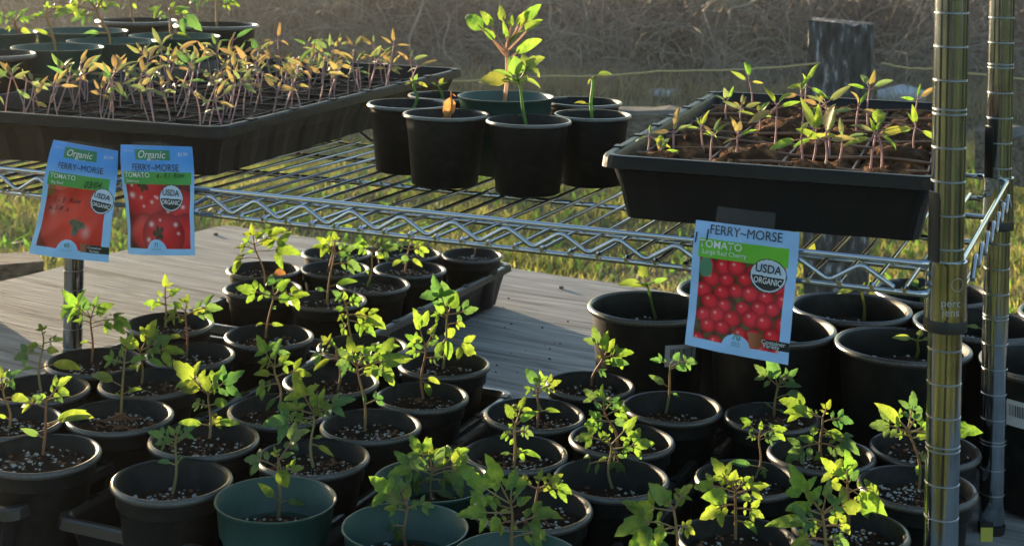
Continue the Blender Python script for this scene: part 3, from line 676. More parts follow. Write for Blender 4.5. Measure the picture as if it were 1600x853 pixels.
PL = {
'p1': (741,397,742,370,[(738,368,'T')]),
'p2': (650,398,655,350,[(640,352,'L'),(668,350,'L'),(676,372,'S'),(645,362,'S')]),
'p3': (632,429,640,384,[(670,393,'L'),(628,412,'G',.8),(661,416,'C',.55),(650,362,'L'),(612,380,'L'),(627,363,'L'),(656,372,'S'),(608,416,'C',.5)]),
'p5': (512,424,529,363,[(519,342,'L'),(546,350,'S'),(534,352,'S')]),
'p6': (575,446,586,391,[(555,380,'L'),(583,369,'L'),(604,372,'L'),(617,386,'L'),(561,374,'S'),(600,402,'S'),(571,420,'C'),(572,452,'C',.2)]),
'p8': (414,448,401,383,[(392,353,'L'),(441,355,'L'),(460,384,'L'),(357,415,'L'),(369,388,'L'),(386,396,'S'),(424,372,'S'),(408,360,'S'),(380,372,'L')]),
'p9': (511,475,522.5,391,[(492,380,'L'),(565,418,'L'),(543,400,'S'),(500,370,'L'),(505,386,'S'),(552,384,'L'),(489,446,'C'),(555,431,'C'),(522,362,'L')]),
'p10': (415,526,428,462,[(422,427,'L'),(373,446,'L'),(478,456,'L'),(454,463,'S'),(431,483,'L'),(411,453,'S'),(448,437,'S'),(397,508,'C',.3),(440,504,'C',.3)]),
'p11': (258,505,259.6,466,[(259,431,'L'),(277,450,'S'),(227,476,'L'),(240,478,'S'),(270,478,'S'),(254,517,'C',.4),(246,455,'S')]),
'p12': (291,554,292,486,[(293,462,'L'),(262,484,'L'),(257,502,'L'),(343,484,'L'),(257,528,'C',.35),(320,481,'S'),(280,503,'S'),(272,470,'S')]),
'p13': (142.7,562,144,496,[(103,456,'L'),(128,458,'S'),(101,475,'L'),(115,503,'L'),(124,535,'C',.4),(151,464,'L'),(178,510,'L'),(205,508,'L'),(168,474,'S')]),
'p14': (219,594,222,548,[(238,504,'L'),(207,526,'S'),(190,527,'S'),(250,550,'L'),(284,553,'L'),(260,573,'C',.7),(213,580,'S'),(260,524,'L')]),
'p15': (64,610,62.5,526,[(62,505,'L'),(96,527,'L'),(22,562,'L'),(45,535,'S'),(88,552,'S'),(132,574,'C',.4),(30,579,'C',.4),(38,545,'L')]),
'p16': (190.5,636,194.5,560,[(202,522,'L'),(163,555,'L'),(224,556,'S'),(214,575,'S'),(221,600,'C',.35),(180,611,'C',.3),(138,572,'C',.5),(176,563,'L'),(186,545,'S')]),
'p17': (14,672,10,608,[(0,573,'L'),(25,578,'L'),(-12,600,'L'),(41,626,'S'),(-20,632,'L'),(-5,645,'C'),(18,592,'S')]),
'p18': (67,708,75,626,[(102,587,'L'),(54,617,'L'),(33,634,'L'),(103,609,'L'),(33,666,'C',.3),(138,624,'C',.5),(66,613,'S'),(135,634,'C',.55)]),
'p19': (270,770,279,682,[(235,673,'L'),(243,694,'L'),(265,667,'S'),(279,662,'S'),(302,664,'L'),(291,675,'S'),(245,713,'C',.5),(288,706,'C',.5),(258,682,'S')]),
'p20': (327,686.5,328,615,[(277,568,'L'),(281,606,'S'),(323,587,'G',.9),(344,579,'L'),(372,581,'L'),(299,634,'L'),(319,636,'G',.75),(357,624,'G',.75),(344,669,'L',.6),(373,664,'C',.3),(277,653,'C',.3),(337,600,'L')]),
'g21': (435,806,438,717,[(468,667,'L'),(384,720,'L'),(428,698,'L'),(471,729,'L'),(446,764,'G',1.),(407,752,'C',.25),(478,791,'C',.25),(455,705,'S')]),
'p22': (490,731,485,647,[(462,591,'L'),(414,664,'L'),(441,628,'L'),(460,656,'L'),(506,609,'L'),(521,631,'L'),(547,620,'L'),(521,715,'C',.45),(503,680,'S',.55),(487,612,'S'),(498,638,'L')]),
'p23': (434.5,632,434.5,573,[(404,527,'L'),(435,532,'L'),(404,562,'L'),(449,553,'S'),(482,586,'L'),(397,616,'L'),(402,578,'S'),(412,643,'C',.3),(455,563,'L')]),
'p24': (570,671,562,571,[(547,531,'L'),(529,570,'L'),(621,566,'L'),(634,556,'L'),(577,540,'L'),(586,573,'S'),(616,536,'L'),(545,575,'S'),(599,616,'L',.4),(571,618,'S',.4),(530,545,'L'),(556,553,'L')]),
'p25': (527.5,609,531,542,[(503,524,'L'),(484,560,'L'),(489,582,'C',.75),(540,545,'L'),(518,533,'S')]),
'p26': (552,540,536,473,[(524,454,'L'),(540,458,'S'),(564,464,'L'),(523,484,'S'),(528,501,'L'),(598,510,'L'),(576,500,'S'),(584,523,'L'),(532,525,'L'),(540,497,'S')]),
'p27': (692,575,702,490,[(680,436,'L'),(711,454,'G',1.),(682,472,'S'),(743,480,'L'),(674,495,'L'),(726,509,'L'),(706,530,'G',.85),(740,558,'L',.55),(683,559,'S',.55),(703,560,'S',.6),(692,445,'S')]),
'p28': (661,621,661,541,[(649,486,'L'),(679,508,'L'),(637,522,'L'),(636,553,'L'),(681,530,'S'),(689,556,'L'),(650,536,'S'),(692,600,'C',.35),(678,626,'C',.35)]),
'g29': (674,778,673,735,[(644,682,'L'),(666,686,'L'),(691,700,'S'),(635,711,'S'),(727,698,'L'),(746,746,'L'),(706,758,'L'),(612,741,'L'),(693,717,'S'),(641,766,'L'),(734,733,'L'),(711,780,'C',.25),(660,752,'L'),(655,722,'L')]),
'g30': (633.5,852,633,791,[(586,747,'L'),(637,756,'S'),(603,790,'L'),(677,792,'L'),(604,826,'L',.5),(617,846,'L',.5),(655,784,'L'),(619,742,'L'),(600,765,'S')]),
'g31': (812,866,792,787,[(768,719,'L'),(804,734,'L'),(726,796,'L'),(727,737,'L'),(816,760,'L'),(805,829,'L'),(783,795,'S'),(770,828,'L'),(861,838,'L',.5),(863,793,'L',.7),(857,852,'C',.3),(825,775,'S'),(750,775,'S')]),
'p32': (924,603,939,559,[(930,514,'L'),(946,521,'S'),(932,555,'S'),(984,546,'L'),(977,561,'S'),(957,569,'S'),(946,588,'L'),(958,529,'S')]),
'p33': (839,666,842,608,[(825,576,'S'),(873,594,'L'),(821,602,'L'),(846,582,'L'),(846,641,'L'),(874,635,'C',.4),(856,601,'S'),(832,616,'S')]),
'p34': (803,732,806,663,[(817,620,'L'),(792,632,'S'),(833,641,'S'),(782,683,'L'),(834,679,'L'),(818,719,'L',.5),(797,695,'S'),(848,714,'C',.35),(781,710,'C',.3),(795,662,'L')]),
'p35': (1040,642,1051,568,[(1020,559,'L'),(1089,567,'L'),(1062,549,'S'),(1074,577,'S'),(1017,582,'C',.5),(1062,622,'C',.4)]),
'p36': (963,703,950,641,[(917,606,'L'),(940,604,'L'),(966,619,'L'),(984,641,'L'),(916,664,'L'),(923,650,'S'),(956,676,'L'),(979,664,'S'),(930,628,'S')]),
'p37': (956,762,949,694,[(896,741,'L'),(899,686,'L'),(943,674,'L'),(991,653,'L'),(1019,687,'L'),(988,703,'L'),(974,749,'L',.9),(937,719,'S'),(960,705,'S')]),
'p38': (836,806,839,763,[(845,734,'L'),(894,768,'L'),(876,740,'L'),(807,744,'L'),(860,765,'S')]),
'p39': (1210,644,1214,603,[(1183,571,'L'),(1203,561,'S'),(1244,577,'L'),(1218,609,'L'),(1248,596,'S'),(1266,621,'C',.55),(1194,625,'C',.15),(1231,649,'C',.15),(1228,583,'L')]),
'p40': (1181,745,1193,678,[(1160,651,'L'),(1167,685,'L'),(1227,671,'L'),(1215,686,'L'),(1189,659,'S'),(1139,715,'C',.25),(1196,746,'L',.3)]),
'p41': (1284,718,1282,653,[(1226,621,'L'),(1237,634,'S'),(1297,626,'L'),(1330,659,'L'),(1341,705,'L'),(1264,677,'L'),(1257,636,'L'),(1300,682,'L'),(1231,718,'L',.4),(1255,679,'S',.4),(1285,670,'L'),(1321,689,'S'),(1326,711,'L',.4),(1277,742,'C',.3)]),
'p43': (1435.5,764,1422,670,[(1363,666,'L'),(1393,639,'L'),(1378,622,'C',.95),(1429,611,'L'),(1456,658,'L'),(1450,719,'L',.6),(1399,681,'L'),(1433,741,'S',.45),(1521,665,'L'),(1450,676,'S'),(1440,640,'L')]),
'p44': (1149,840,1149,765,[(1119,719,'L'),(1087,762,'L'),(1100,809,'L'),(1143,801,'L',.55),(1196,755,'L'),(1190,807,'L'),(1150,738,'L'),(1105,770,'S'),(1191,832,'C',.35),(1171,781,'S'),(1132,740,'L'),(1172,742,'L')]),
'p45': (1325,813,1325,757,[(1325,708,'L'),(1291,718,'L'),(1378,770,'L'),(1381,820,'S',.9),(1353,794,'L'),(1300,756,'S'),(1340,735,'S')]),
'p46': (1066,905,1051,795,[(994,786,'L'),(1035,765,'L'),(1030,757,'L'),(1074,755,'L'),(1085,834,'L'),(984,851,'L'),(971,829,'L'),(1022,838,'L'),(1010,835,'C'),(1050,831,'L'),(1024,759,'S'),(1070,775,'S')]),
'p47': (1296,905,1284,801,[(1240,733,'L'),(1296,754,'L'),(1239,816,'L'),(1313,777,'L'),(1344,795,'L'),(1268,823,'L'),(1195,823,'C',.8),(1334,831,'L'),(1239,852,'L',.6),(1326,853,'L',.6),(1308,815,'S'),(1232,780,'S'),(1260,765,'L'),(1315,850,'L',.6)]),
}
POS = {}
for k, (x, y, w_, lab) in LP.items():
    far = k in ('p1', 'p2', 'p3', 'p4', 'p5', 'p6', 'p7', 'p8', 'p9')
    h = .528 if far else .510
    p = pl(x, y, h); POS[k] = [p.x, p.y, min(.109, max(.098, w_*p.y/FPX)), h]
ks = list(POS)
for it in range(60):                       # rims may touch, never cut each other
    for i_, a in enumerate(ks):
        for b in ks[i_+1:]:
            A, B = POS[a], POS[b]; dx, dy = B[0]-A[0], B[1]-A[1]; d = math.hypot(dx, dy); m_ = (A[2]+B[2])/2*1.003
            if d < m_:
                e = (m_-d)/2/d*.6; A[0] -= dx*e; A[1] -= dy*e; B[0] += dx*e; B[1] += dy*e
for k, (X, Y, D, h) in POS.items():
    lab = LP[k][3]; g_ = k[0] == 'g'
    zb = CZ-BH+.0055; H = CZ-h-zb
    wet = {'p19': .74, 'p18': .89, 'p42': .89, 'p39': .89, 'p35': .78, 'p37': .74}.get(k, .85)
    if g_: wet = .68
    rt, sz = place_pot('green' if g_ else 'small', Vector((X, Y, 0)), D, H, zb, lab, GL, name='potted_tomato_seedling' if k in PL else 'soil_filled_pot', fill=wet, cat='potted seedling' if k in PL else 'plant pot')
    rt['rim_r'] = D/2
    if k in PL: plant(rt, sz, PL[k], r0=.0016 if k != 'p40' else .0012, seed=hash(k) % 1 + int(k[1:]), lm=(leafb if k in ('p39', 'p35', 'p19') else None), cot=None, bend=.9 if k == 'p43' else .3)
    if k == 'p16':
        m_ = MB()
        for q in range(46):
            a = rnd.uniform(0, 6.28); rr = abs(rnd.gauss(0, .016)); z = sz+.004+.010*math.exp(-(rr/.014)**2)
            t = Vector((rnd.uniform(-1, 1), rnd.uniform(-1, 1), rnd.uniform(-.2, .5)))*.006; c = Vector((rr*math.cos(a), rr*math.sin(a), z-zb))
            m_.tube([c-t, c+t], [.0011, .0007], 5)
        tag(m_.obj('bark_mound', bark, rt), kind='stuff')
    if k == 'p7':
        lf = leaf('dead_leaf', rt, Vector(rt.location), Vector((X+.01, Y, sz+.004)), Vector((X+.034, Y-.01, sz+.012)), 'G', dry, dry, .0006, rnd)

# ---------------------------------------------------------------- big pots at right
GB = 'tall black pots at the right of the bench'
BP = [((1025,476,192),'tall black pot, leftmost of its row, with a round leaved sprout',(1026,491,1007,442,[(1004,412,'G',1.),(967,433,'C',.95),(1043,431,'C',.95),(984,449,'C',.9)])),
 ((1150,455,185),'tall black pot behind the large seed packet, thin yellow stem past the wires',(1258,470,1260,405,[(1272,380,'G',1.),(1240,400,'C',1.)])),
 ((1222,506,195),'tall black pot right behind the large seed packet, empty of leaves',None),
 ((1338,480,193),'tall black pot with a single stem bent under the shelf wires',(1351,498,1348,455,[(1305,458,'C',1.),(1372,432,'C',1.),(1352,440,'T',1.)])),
 ((1424,532,213),'tall black pot with a bright three leaved sprout left of the front post',(1438,553,1436,531,[(1440,513,'G',1.),(1395,531,'C',.9),(1460,524,'C',.9)])),
 ((1452,462,185),'tall black pot behind the others with a grey green leaf beneath the shelf corner',(1437,470,1436,452,[(1424,432,'G',1.),(1447,446,'C',1.)])),
 ((1533,500,195),'tall black pot between the two shelf posts with a tiny sprout',(1538,527,1537,514,[(1513,504,'C',1.),(1547,503,'C',1.),(1538,502,'T',1.)])),
 ((1640,565,215),'tall black pot behind the rear post with a white barcode sticker',None),
 ((1650,495,200),'tall black pot cut off by the right edge, farthest back',None)]
bpos = []
for (x, y, w_), lab, sp in BP:
    p = pl(x, y, .46); bpos.append([p.x, p.y, .148])
for it in range(60):
    for i_ in range(len(bpos)):
        for j in range(i_+1, len(bpos)):
            A, B = bpos[i_], bpos[j]; dx, dy = B[0]-A[0], B[1]-A[1]; d = math.hypot(dx, dy); m_ = .1485
            if d < m_: e = (m_-d)/2/d*.6; A[0] -= dx*e; A[1] -= dy*e; B[0] += dx*e; B[1] += dy*e
        dx, dy = bpos[i_][0]-P2.x, bpos[i_][1]-P2.y; d = math.hypot(dx, dy)
        if d < .089: bpos[i_][0] += dx*(.089-d)/d; bpos[i_][1] += dy*(.089-d)/d
stick = M('sticker paper', (.62, .62, .64), .5); inkm = M('print ink', (.02, .02, .02), .6)
paleink = M('grey ink', (.10, .10, .11), .6)
def cyl_sticker(rt, D, H, px, py, wpx, hpx, mat, tilt=0, code=True):
    z0 = None; c = Vector(rt.location); Zg = c.y-D*.42
    p = pt(px, py, Zg); dx = p.x-c.x; rl = D*(.385+.079*((p.z-c.z)/H))+.002; dx = max(-rl*.97, min(rl*.97, dx)); q0 = math.asin(dx/rl)
    hw = wpx*Zg/FPX/2/rl/max(.35, math.cos(q0)); hh = hpx*Zg/FPX/2
    def P(u, v, e=0):
        q = q0+(u-.5)*2*hw; z = p.z-c.z-(v-.5)*2*hh+tilt*(u-.5)*hh
        r_ = D*(.385+.079*(z/H))+.0024+e; return Vector((r_*math.sin(q), -r_*math.cos(q), z))
    def patch(u0, v0, u1, v1, e, name, mt, par):
        m_ = MB(); n = 8; vs = [P(u0+(u1-u0)*k/n, v, e) for v in (v0, v1) for k in range(n+1)]
        m_.add(vs, [(k, k+1, n+1+k+1, n+1+k) for k in range(n)][:]); m_.f = [f[::-1] for f in m_.f]; return m_.obj(name, mt, par)
    s_ = patch(0, 0, 1, 1, 0, 'barcode_sticker', mat, rt)
    m_ = MB(); u = .14
    while u < .86:
        w_ = rnd.choice((.012, .02, .034)); n = 1
        vs = [P(u, .18, .0003), P(u+w_, .18, .0003), P(u+w_, .62, .0003), P(u, .62, .0003)]; m_.add(vs, [(3, 2, 1, 0)]); u += w_+rnd.choice((.016, .028, .04))
    m_.obj('barcode', inkm, s_)
broots = []
for (bp, lab, sp), (X, Y, D) in zip(BP, bpos):
    zb = CZ-BH+.0045; H = CZ-.46-zb
    rt, sz = place_pot('big', Vector((X, Y, 0)), D, H, zb, lab, GB, name='tall_potted_sprout' if sp else 'tall_plant_pot', fill=.80, chips=False, cat='potted sprout' if sp else 'plant pot')
    rt['rim_r'] = D/2; broots.append((rt, D, H))
    if sp: plant(rt, sz, sp, r0=.0021, sm_=cotm, lm=cotm, seed=len(lab), cot=cotm)
clear = M('clear sticker', (.62, .62, .65), .3, alpha=.8)
cyl_sticker(*broots[0], 1066, 556, 52, 34, clear, -.1)
cyl_sticker(*broots[7], 1600, 655, 34, 42, stick)

# ---------------------------------------------------------------- pots on the wire shelf
DZ = CZ-HB+.0056
GU = 'pots standing on the wire shelf'
UPP = [((697,177,136),.2,'black','black pot on the shelf holding a dried orange leaf, front left of the cluster',(703,184,706,142,[(699,188,'S',.98),(713,150,'T',.9)]),'dry'),
 ((827,187,135),.2,'black','black pot on the shelf with a sturdy green sprout, front right of the cluster',(817,188,808,128,[(853,134,'C',1.),(774,103,'C',1.),(838,86,'L',1.),(796,90,'S',1.),(753,116,'S',.95),(784,118,'C',1.),(806,88,'G',1.)]),'cot'),
 ((646,160,130),.2,'black','black shelf pot with a curling seed leaf sprout beside the left tray',(654,163,652,130,[(631,134,'C',1.),(670,137,'C',1.),(651,117,'S',1.),(640,121,'C',1.)]),'cot'),
 ((791,150,162),.19,'green','dark green pot with the tallest seedling at the centre of the shelf',(782.5,151,796,66,[(729,20,'P',.82),(757,16,'P',.86),(760,44,'P',.75),(781,11,'P',1.),(836,6,'P',.95),(841,28,'P',.85),(843,48,'C',.7),(799,26,'P',1.),(812,44,'T',.9),(788,34,'T',1.),(820,20,'P',.95)]),'leaf'),
 ((926,178,124),.2,'black','black pot on the shelf with a folded pale sprout, nearest the right seed tray',(924,180,924,122,[(960,104,'C',1.),(898,156,'C',.35),(918,132,'C',1.),(948,112,'T',1.)]),'cot'),
 ((911,158,124),.2,'black','black pot on the shelf behind the folded pale sprout, mostly hidden',None,''),
 ((690,150,120),.2,'black','black pot on the shelf with a small curled sprout behind the dried leaf',(688,152,686,136,[(700,124,'C',1.),(674,127,'C',1.),(691,122,'S',1.)]),'cot')]
up = []
for (x, y, w_), h, kd, lab, sp, mk in UPP:
    p = pl(x, y, h); up.append([p.x, p.y, min(.105, w_*p.y/FPX), h])
for it in range(60):
    for i_ in range(len(up)):
        for j in range(i_+1, len(up)):
            A, B = up[i_], up[j]; dx, dy = B[0]-A[0], B[1]-A[1]; d = math.hypot(dx, dy); m_ = (A[2]+B[2])/2*1.003
            if d < m_: e = (m_-d)/2/d*.6; wA = .3 if i_ in (0, 1) else 1; A[0] -= dx*e*wA; A[1] -= dy*e*wA; B[0] += dx*e; B[1] += dy*e
for ((x, y, w_), h, kd, lab, sp, mk), (X, Y, D, hh) in zip(UPP, up):
    H = CZ-hh-DZ; rt, sz = place_pot('green' if kd == 'green' else 'upper', Vector((X, Y, 0)), D, H, DZ, lab, GU, fill=.84 if kd != 'green' else .8, name='shelf_potted_sprout' if sp else 'soil_filled_pot', chips=False, cat='potted sprout' if sp else 'plant pot')
    rt['rim_r'] = D/2
    if sp:
        if mk == 'dry': plant(rt, sz, sp, r0=.0012, sm_=dry, lm=dry, seed=3, cot=dry)
        elif mk == 'cot': plant(rt, sz, sp, r0=.0021, sm_=cotm, lm=cotm, seed=len(lab), cot=cotm)
        else: plant(rt, sz, sp, r0=.0024, sm_=M('orange brown stem', (.26, .12, .05), .55, trans=((1.5, 1.2, 1), .3)), lm=leafm, seed=5)
GK = 'pots on the plank behind the left seed tray'
FP = [((-10,82,142),.17,'black','black pot nearest the camera at the upper left corner, bare rim',None),
 ((101,72,140),.17,'green','dark green pot just behind the left seed tray, thin seedling at its left',(82,80,73,22,[(74,3,'L'),(97,6,'L'),(48,26,'S'),(55,40,'C'),(108,12,'S'),(62,18,'L')])),
 ((134,50,140),.165,'green','dark green pot at the back behind two other green pots, bare',None),
 ((165,62,138),.17,'green','dark green pot, middle of the green ones, with a leafy wide seedling',(156,60,154,14,[(98,16,'L'),(114,32,'L'),(182,4,'L'),(130,-12,'L'),(175,68,'C',.4),(121,63,'C',.4),(140,-5,'L'),(165,-8,'L')])),
 ((252,57,148),.17,'green','dark green pot, rightmost of the green ones, with a drooping long leaf',(262,61,262,16,[(233,16,'L'),(284,9,'L'),(309,44,'L',.95),(249,30,'S'),(297,61,'C',.3),(271,4,'S'),(290,22,'S')])),
 ((213,31,138),.165,'black','black pot at the very back with a thin forked stem',(205,37,198,-12,[(190,14,'S'),(212,14,'S'),(185,-10,'L'),(215,-15,'L')])),
 ((338,38,141),.165,'black','rightmost black pot behind the left seed tray, thick stem cut off above',(340,43,338,2,[(296,3,'L'),(371,10,'L'),(352,-12,'S'),(325,-10,'L'),(365,-8,'L')])),
 ((0,50,140),.168,'green','dark green pot at the upper left edge with a leafy seedling',(25,67,28,33,[(14,17,'L'),(45,54,'S'),(8,46,'L'),(41,14,'L'),(61,66,'C',.4),(-10,30,'L'),(52,30,'L')]))]
fp = []
for (x, y, w_), h, kd, lab, sp in FP:
    p = pl(x, y, h); fp.append([p.x, p.y, min(.125, w_*p.y/FPX), h])
for it in range(80):
    for i_ in range(len(fp)):
        for j in range(i_+1, len(fp)):
            A, B = fp[i_], fp[j]; dx, dy = B[0]-A[0], B[1]-A[1]; d = math.hypot(dx, dy); m_ = (A[2]+B[2])/2*.99
            if d < m_: e = (m_-d)/2/d*.6; A[0] -= dx*e; A[1] -= dy*e; B[0] += dx*e; B[1] += dy*e
for ((x, y, w_), h, kd, lab, sp), (X, Y, D, hh) in zip(FP, fp):
    H = CZ-hh-DZ; rt, sz = place_pot('green' if kd == 'green' else 'upper', Vector((X, Y, 0)), D, H, DZ, lab, GK, fill=.82, cat='potted seedling' if sp else 'plant pot', name='potted_tomato_seedling' if sp else 'soil_filled_pot')
    rt['rim_r'] = D/2
    if sp: plant(rt, sz, sp, r0=.0022, seed=len(lab))

# ---------------------------------------------------------------- left seed tray with crowded seedlings
LZ = CZ-HT+.0028
hr = HT-.053; H1 = CZ-hr-LZ
Fc1 = pl(345, 200, hr); Rc1 = pl(725, 107, hr); ax1 = (Rc1-Fc1); L1 = ax1.length; ax1.normalize(); wx = Vector((-ax1.y, ax1.x, 0)); W1 = .345
c1 = Fc1+ax1*L1/2+wx*W1/2; c1.z = LZ
t1 = make_tray('deep black seed tray crowded with small purple stemmed seedlings, left on the shelf', c1, ax1, W1, L1, H1, dusty, .0016)
def soil_bed(rt, W, L, z, mat, amp, rows=None, name='soil', seed=0):
    r_ = np.random.RandomState(seed); nx, ny = int(W/.0055), int(L/.0055)
    X, Y = np.meshgrid(np.linspace(-W/2, W/2, nx+1), np.linspace(-L/2, L/2, ny+1))
    Z = z+amp*.5*(np.sin(X*90+r_.rand()*5)*np.sin(Y*70))+r_.normal(0, amp*.35, X.shape)
    if rows: 
        cx, cy = rows; u = (X/W+.5)*cx; v = (Y/L+.5)*cy; du = np.abs(u-np.round(u)); dv = np.abs(v-np.round(v))
        Z = Z-.013*np.exp(-(dv/.13)**2)-.008*np.exp(-(du/.12)**2)+r_.normal(0, .0009, X.shape)
        hgt = np.random.RandomState(4).uniform(-.006, .007, (cy+1, cx+1)); Z = Z+hgt[np.clip(v.astype(int), 0, cy), np.clip(u.astype(int), 0, cx)]*(np.minimum(du, dv)*2)**.6
    V = np.stack([X, Y, Z], -1).reshape(-1, 3); i = (np.arange(ny*(nx+1)).reshape(ny, nx+1)[:, :nx]).ravel()
    return link(name, np_mesh(name, V, np.stack([i, i+1, i+nx+2, i+nx+1], 1), mat, True), rt)
sd1 = soil_bed(t1, W1-.03, L1-.03, H1-.016, soil, .004)
for k in range(1, 12):
    m_ = MB(); y = -L1/2+.01+(L1-.02)*k/12; m_.box((0, y, H1-.0165), ((W1/2-.014, 0, 0), (0, .0009, 0), (0, 0, .004))); m_.obj('cell_divider', traym, t1)
for k in range(1, 6):
    m_ = MB(); x = -W1/2+.01+(W1-.02)*k/6; m_.box((x, 0, H1-.0172), ((.0009, 0, 0), (0, L1/2-.014, 0), (0, 0, .004))); m_.obj('cell_divider', traym, t1)
def seedling(base, hgt, az, seed, lab, group, stm_, lms, spread=.016, kinds='cot', nm='tray_seedling', lean=.15):
    r_ = random.Random(seed); rt = root(nm, base, lab, 'seedling', group)
    top = base+Vector((r_.uniform(-1, 1)*lean*hgt, r_.uniform(-1, 1)*lean*hgt, hgt)); b = Vector((r_.uniform(-1, 1), r_.uniform(-1, 1), 0))*.08*hgt
    P = [base.lerp(top, t)+b*math.sin(t*3.14) for t in np.linspace(0, 1, 6)]
    st = stem(rt, [base-UP*.003]+P, .0009 if lean > .2 else .0011, .0007, stm_)
    for k in range(2):
        a = az+math.pi*k+r_.uniform(-.3, .3); s_ = spread*r_.uniform(.8, 1.25)
        tip = top+Vector((math.cos(a)*s_, math.sin(a)*s_, s_*r_.uniform(-.5, .8)))
        leaf('leaf', st, Vector(rt.location), P[-1]-UP*.002, tip, 'T', r_.choice(lms), stm_, .0006, r_)
    n = r_.choice((1, 2, 2, 3)) if kinds == 'true' else r_.choice((0, 1, 1, 2))
    for k in range(n):
        a = az+1.57+math.pi*k+r_.uniform(-.6, .6); s_ = spread*r_.uniform(.6, 1.1)
        tip = top+Vector((math.cos(a)*s_*.6, math.sin(a)*s_*.6, s_*r_.uniform(.5, 1.3)))
        leaf('leaf', st, Vector(rt.location), P[-1], tip, ('S' if r_.random() < .12 else 'T'), r_.choice(lms), stm_, .0006, r_)
    return rt
mat1 = Matrix.Translation(c1) @ Matrix.Rotation(t1.rotation_euler.z, 4, 'Z')
n = 0
for iy in range(21):
    for ix in range(8):
        if rnd.random() < .14: continue
        x = -W1/2+.035+(W1-.07)*(ix+rnd.uniform(-.35, .35))/7; y = -L1/2+.03+(L1-.10)*(iy+rnd.uniform(-.4, .4))/20
        b = mat1 @ Vector((x, y, H1-.019)); side = 'near the front corner' if iy < 7 else ('in the middle' if iy < 14 else 'towards the far right end')
        warm = min(1, max(0, .35+.04*iy))
        seedling(b, rnd.uniform(.030, .052), rnd.uniform(0, 6.28), n+500, 'purple stemmed bronze seedling crowded %s of the left seed tray' % side.replace('in the middle', 'in the middle').replace('towards the far right end','at the far right end'), 'seedlings crowded in the left seed tray, '+side, stemp, [bronze, bronze, greyl] if rnd.random() < .68 else [greyl, greyl, leafb], spread=.021, lean=.32)
        n += 1

# ---------------------------------------------------------------- right seed tray
hr = HT-.058; H2 = CZ-hr-LZ
FL2 = pl(935, 243, hr); FR2 = pl(1474, 280, hr); fx = (FR2-FL2).normalized(); W2 = (FR2-FL2).length; ax2 = Vector((-fx.y, fx.x, 0)); L2 = .535
c2 = FL2+fx*W2/2+ax2*L2/2+ax2*.004; c2.z = LZ
t2 = make_tray('deep black seed tray of rusty peat cells with sparse seedlings, at right', c2, ax2, W2, L2, H2, traym, .0010)
soil_bed(t2, W2-.03, L2-.03, H2-.0085, peat, .0052, rows=(4, 8), name='peat', seed=3)
divlit = M('sunlit edge divider', (.07, .032, .018), .5, var=[(.30, .15, .08)], scale=40)  # rusty tone paints sunlit edges onto the plastic dividers
for k in range(0, 9):
    m_ = MB(); y = -L2/2+.016+(L2-.032)*k/8; P = [Vector((-W2/2+.014+(W2-.028)*t, y+.0012*math.sin(t*9+k), H2-.0098+.0016*math.sin(t*12+k*2))) for t in np.linspace(0, 1, 20)]
    m_.tube(P, .0016, 6); m_.obj('cell_divider', divlit, t2)
for k in range(0, 5):
    for j in range(8):
        m_ = MB(); x = -W2/2+.016+(W2-.032)*k/4; y0 = -L2/2+.016+(L2-.032)*j/8
        m_.box((x, y0+(L2-.032)/16, H2-.0135), ((.0009, 0, 0), (0, (L2-.032)/16-.002, 0), (0, 0, .0025))); m_.obj('cell_divider', divlit, t2)
T2S = [(1010,247,205,'leftmost seedling of the right seed tray, wide seed leaves'),(1052,235,200,'second seedling from the left in the right seed tray'),(1029,250,238,'tiny sprout low between the two leftmost seedlings of the right tray'),
(1099,233,196,'seedling with upright leaves behind the forked one in the right tray'),(1111,256,206,'forked seedling near the left front of the right seed tray'),(1150,248,208,'low bushy seedling on the rusty peat near the packet tape'),
(1175,167,122,'lone upright seedling at the far left back of the right tray'),(1134,185,155,'small seedling below and left of the lone back one'),(1157,190,166,'tiny curled sprout beside the far left back seedlings'),(1187,205,176,'slim seedling left of the tall pointed one in the right tray'),
(1210,235,158,'seedling with a tall pointed bright leaf in the right seed tray'),(1252,203,140,'dark stemmed seedling in the cluster at the middle back'),(1260,185,126,'spiky seedling highest in the cluster at the middle back'),(1296,243,150,'tallest seedling in the right tray with long upright leaves'),
(1284,190,160,'seedling half hidden behind the tallest one'),(1256,268,208,'purple stemmed seedling leaning at the centre front of the right tray'),(1287,271,212,'crossing pair member at the centre front of the right tray'),(1312,250,214,'short seedling right of the crossing pair'),
(1270,255,204,'thin seedling just behind the leaning front one'),(1356,197,132,'seedling with a long raised leaf near the square post'),(1339,215,162,'broad seedling in front of the long raised leaf one'),(1360,267,205,'front right seedling with a thick reddish stem'),
(1377,266,200,'front right seedling with green upright leaves'),(1430,188,150,'seedling with outstretched leaves at the right back of the tray'),(1429,242,192,'rightmost seedling nearest the large front post')]
for k, (x, y, ty, lab) in enumerate(T2S):
    b = pl(x, y, hr+.010); hgt = (y-ty)*b.y/FPX*.9
    seedling(b, hgt, rnd.uniform(-.5, .5), 900+k, lab, 'seedlings in the right seed tray', stemp, [leafm, greyl, bronze] if k % 3 else [leafm, cotm], spread=.018+.007*(hgt > .025), kinds='true', lean=.12)

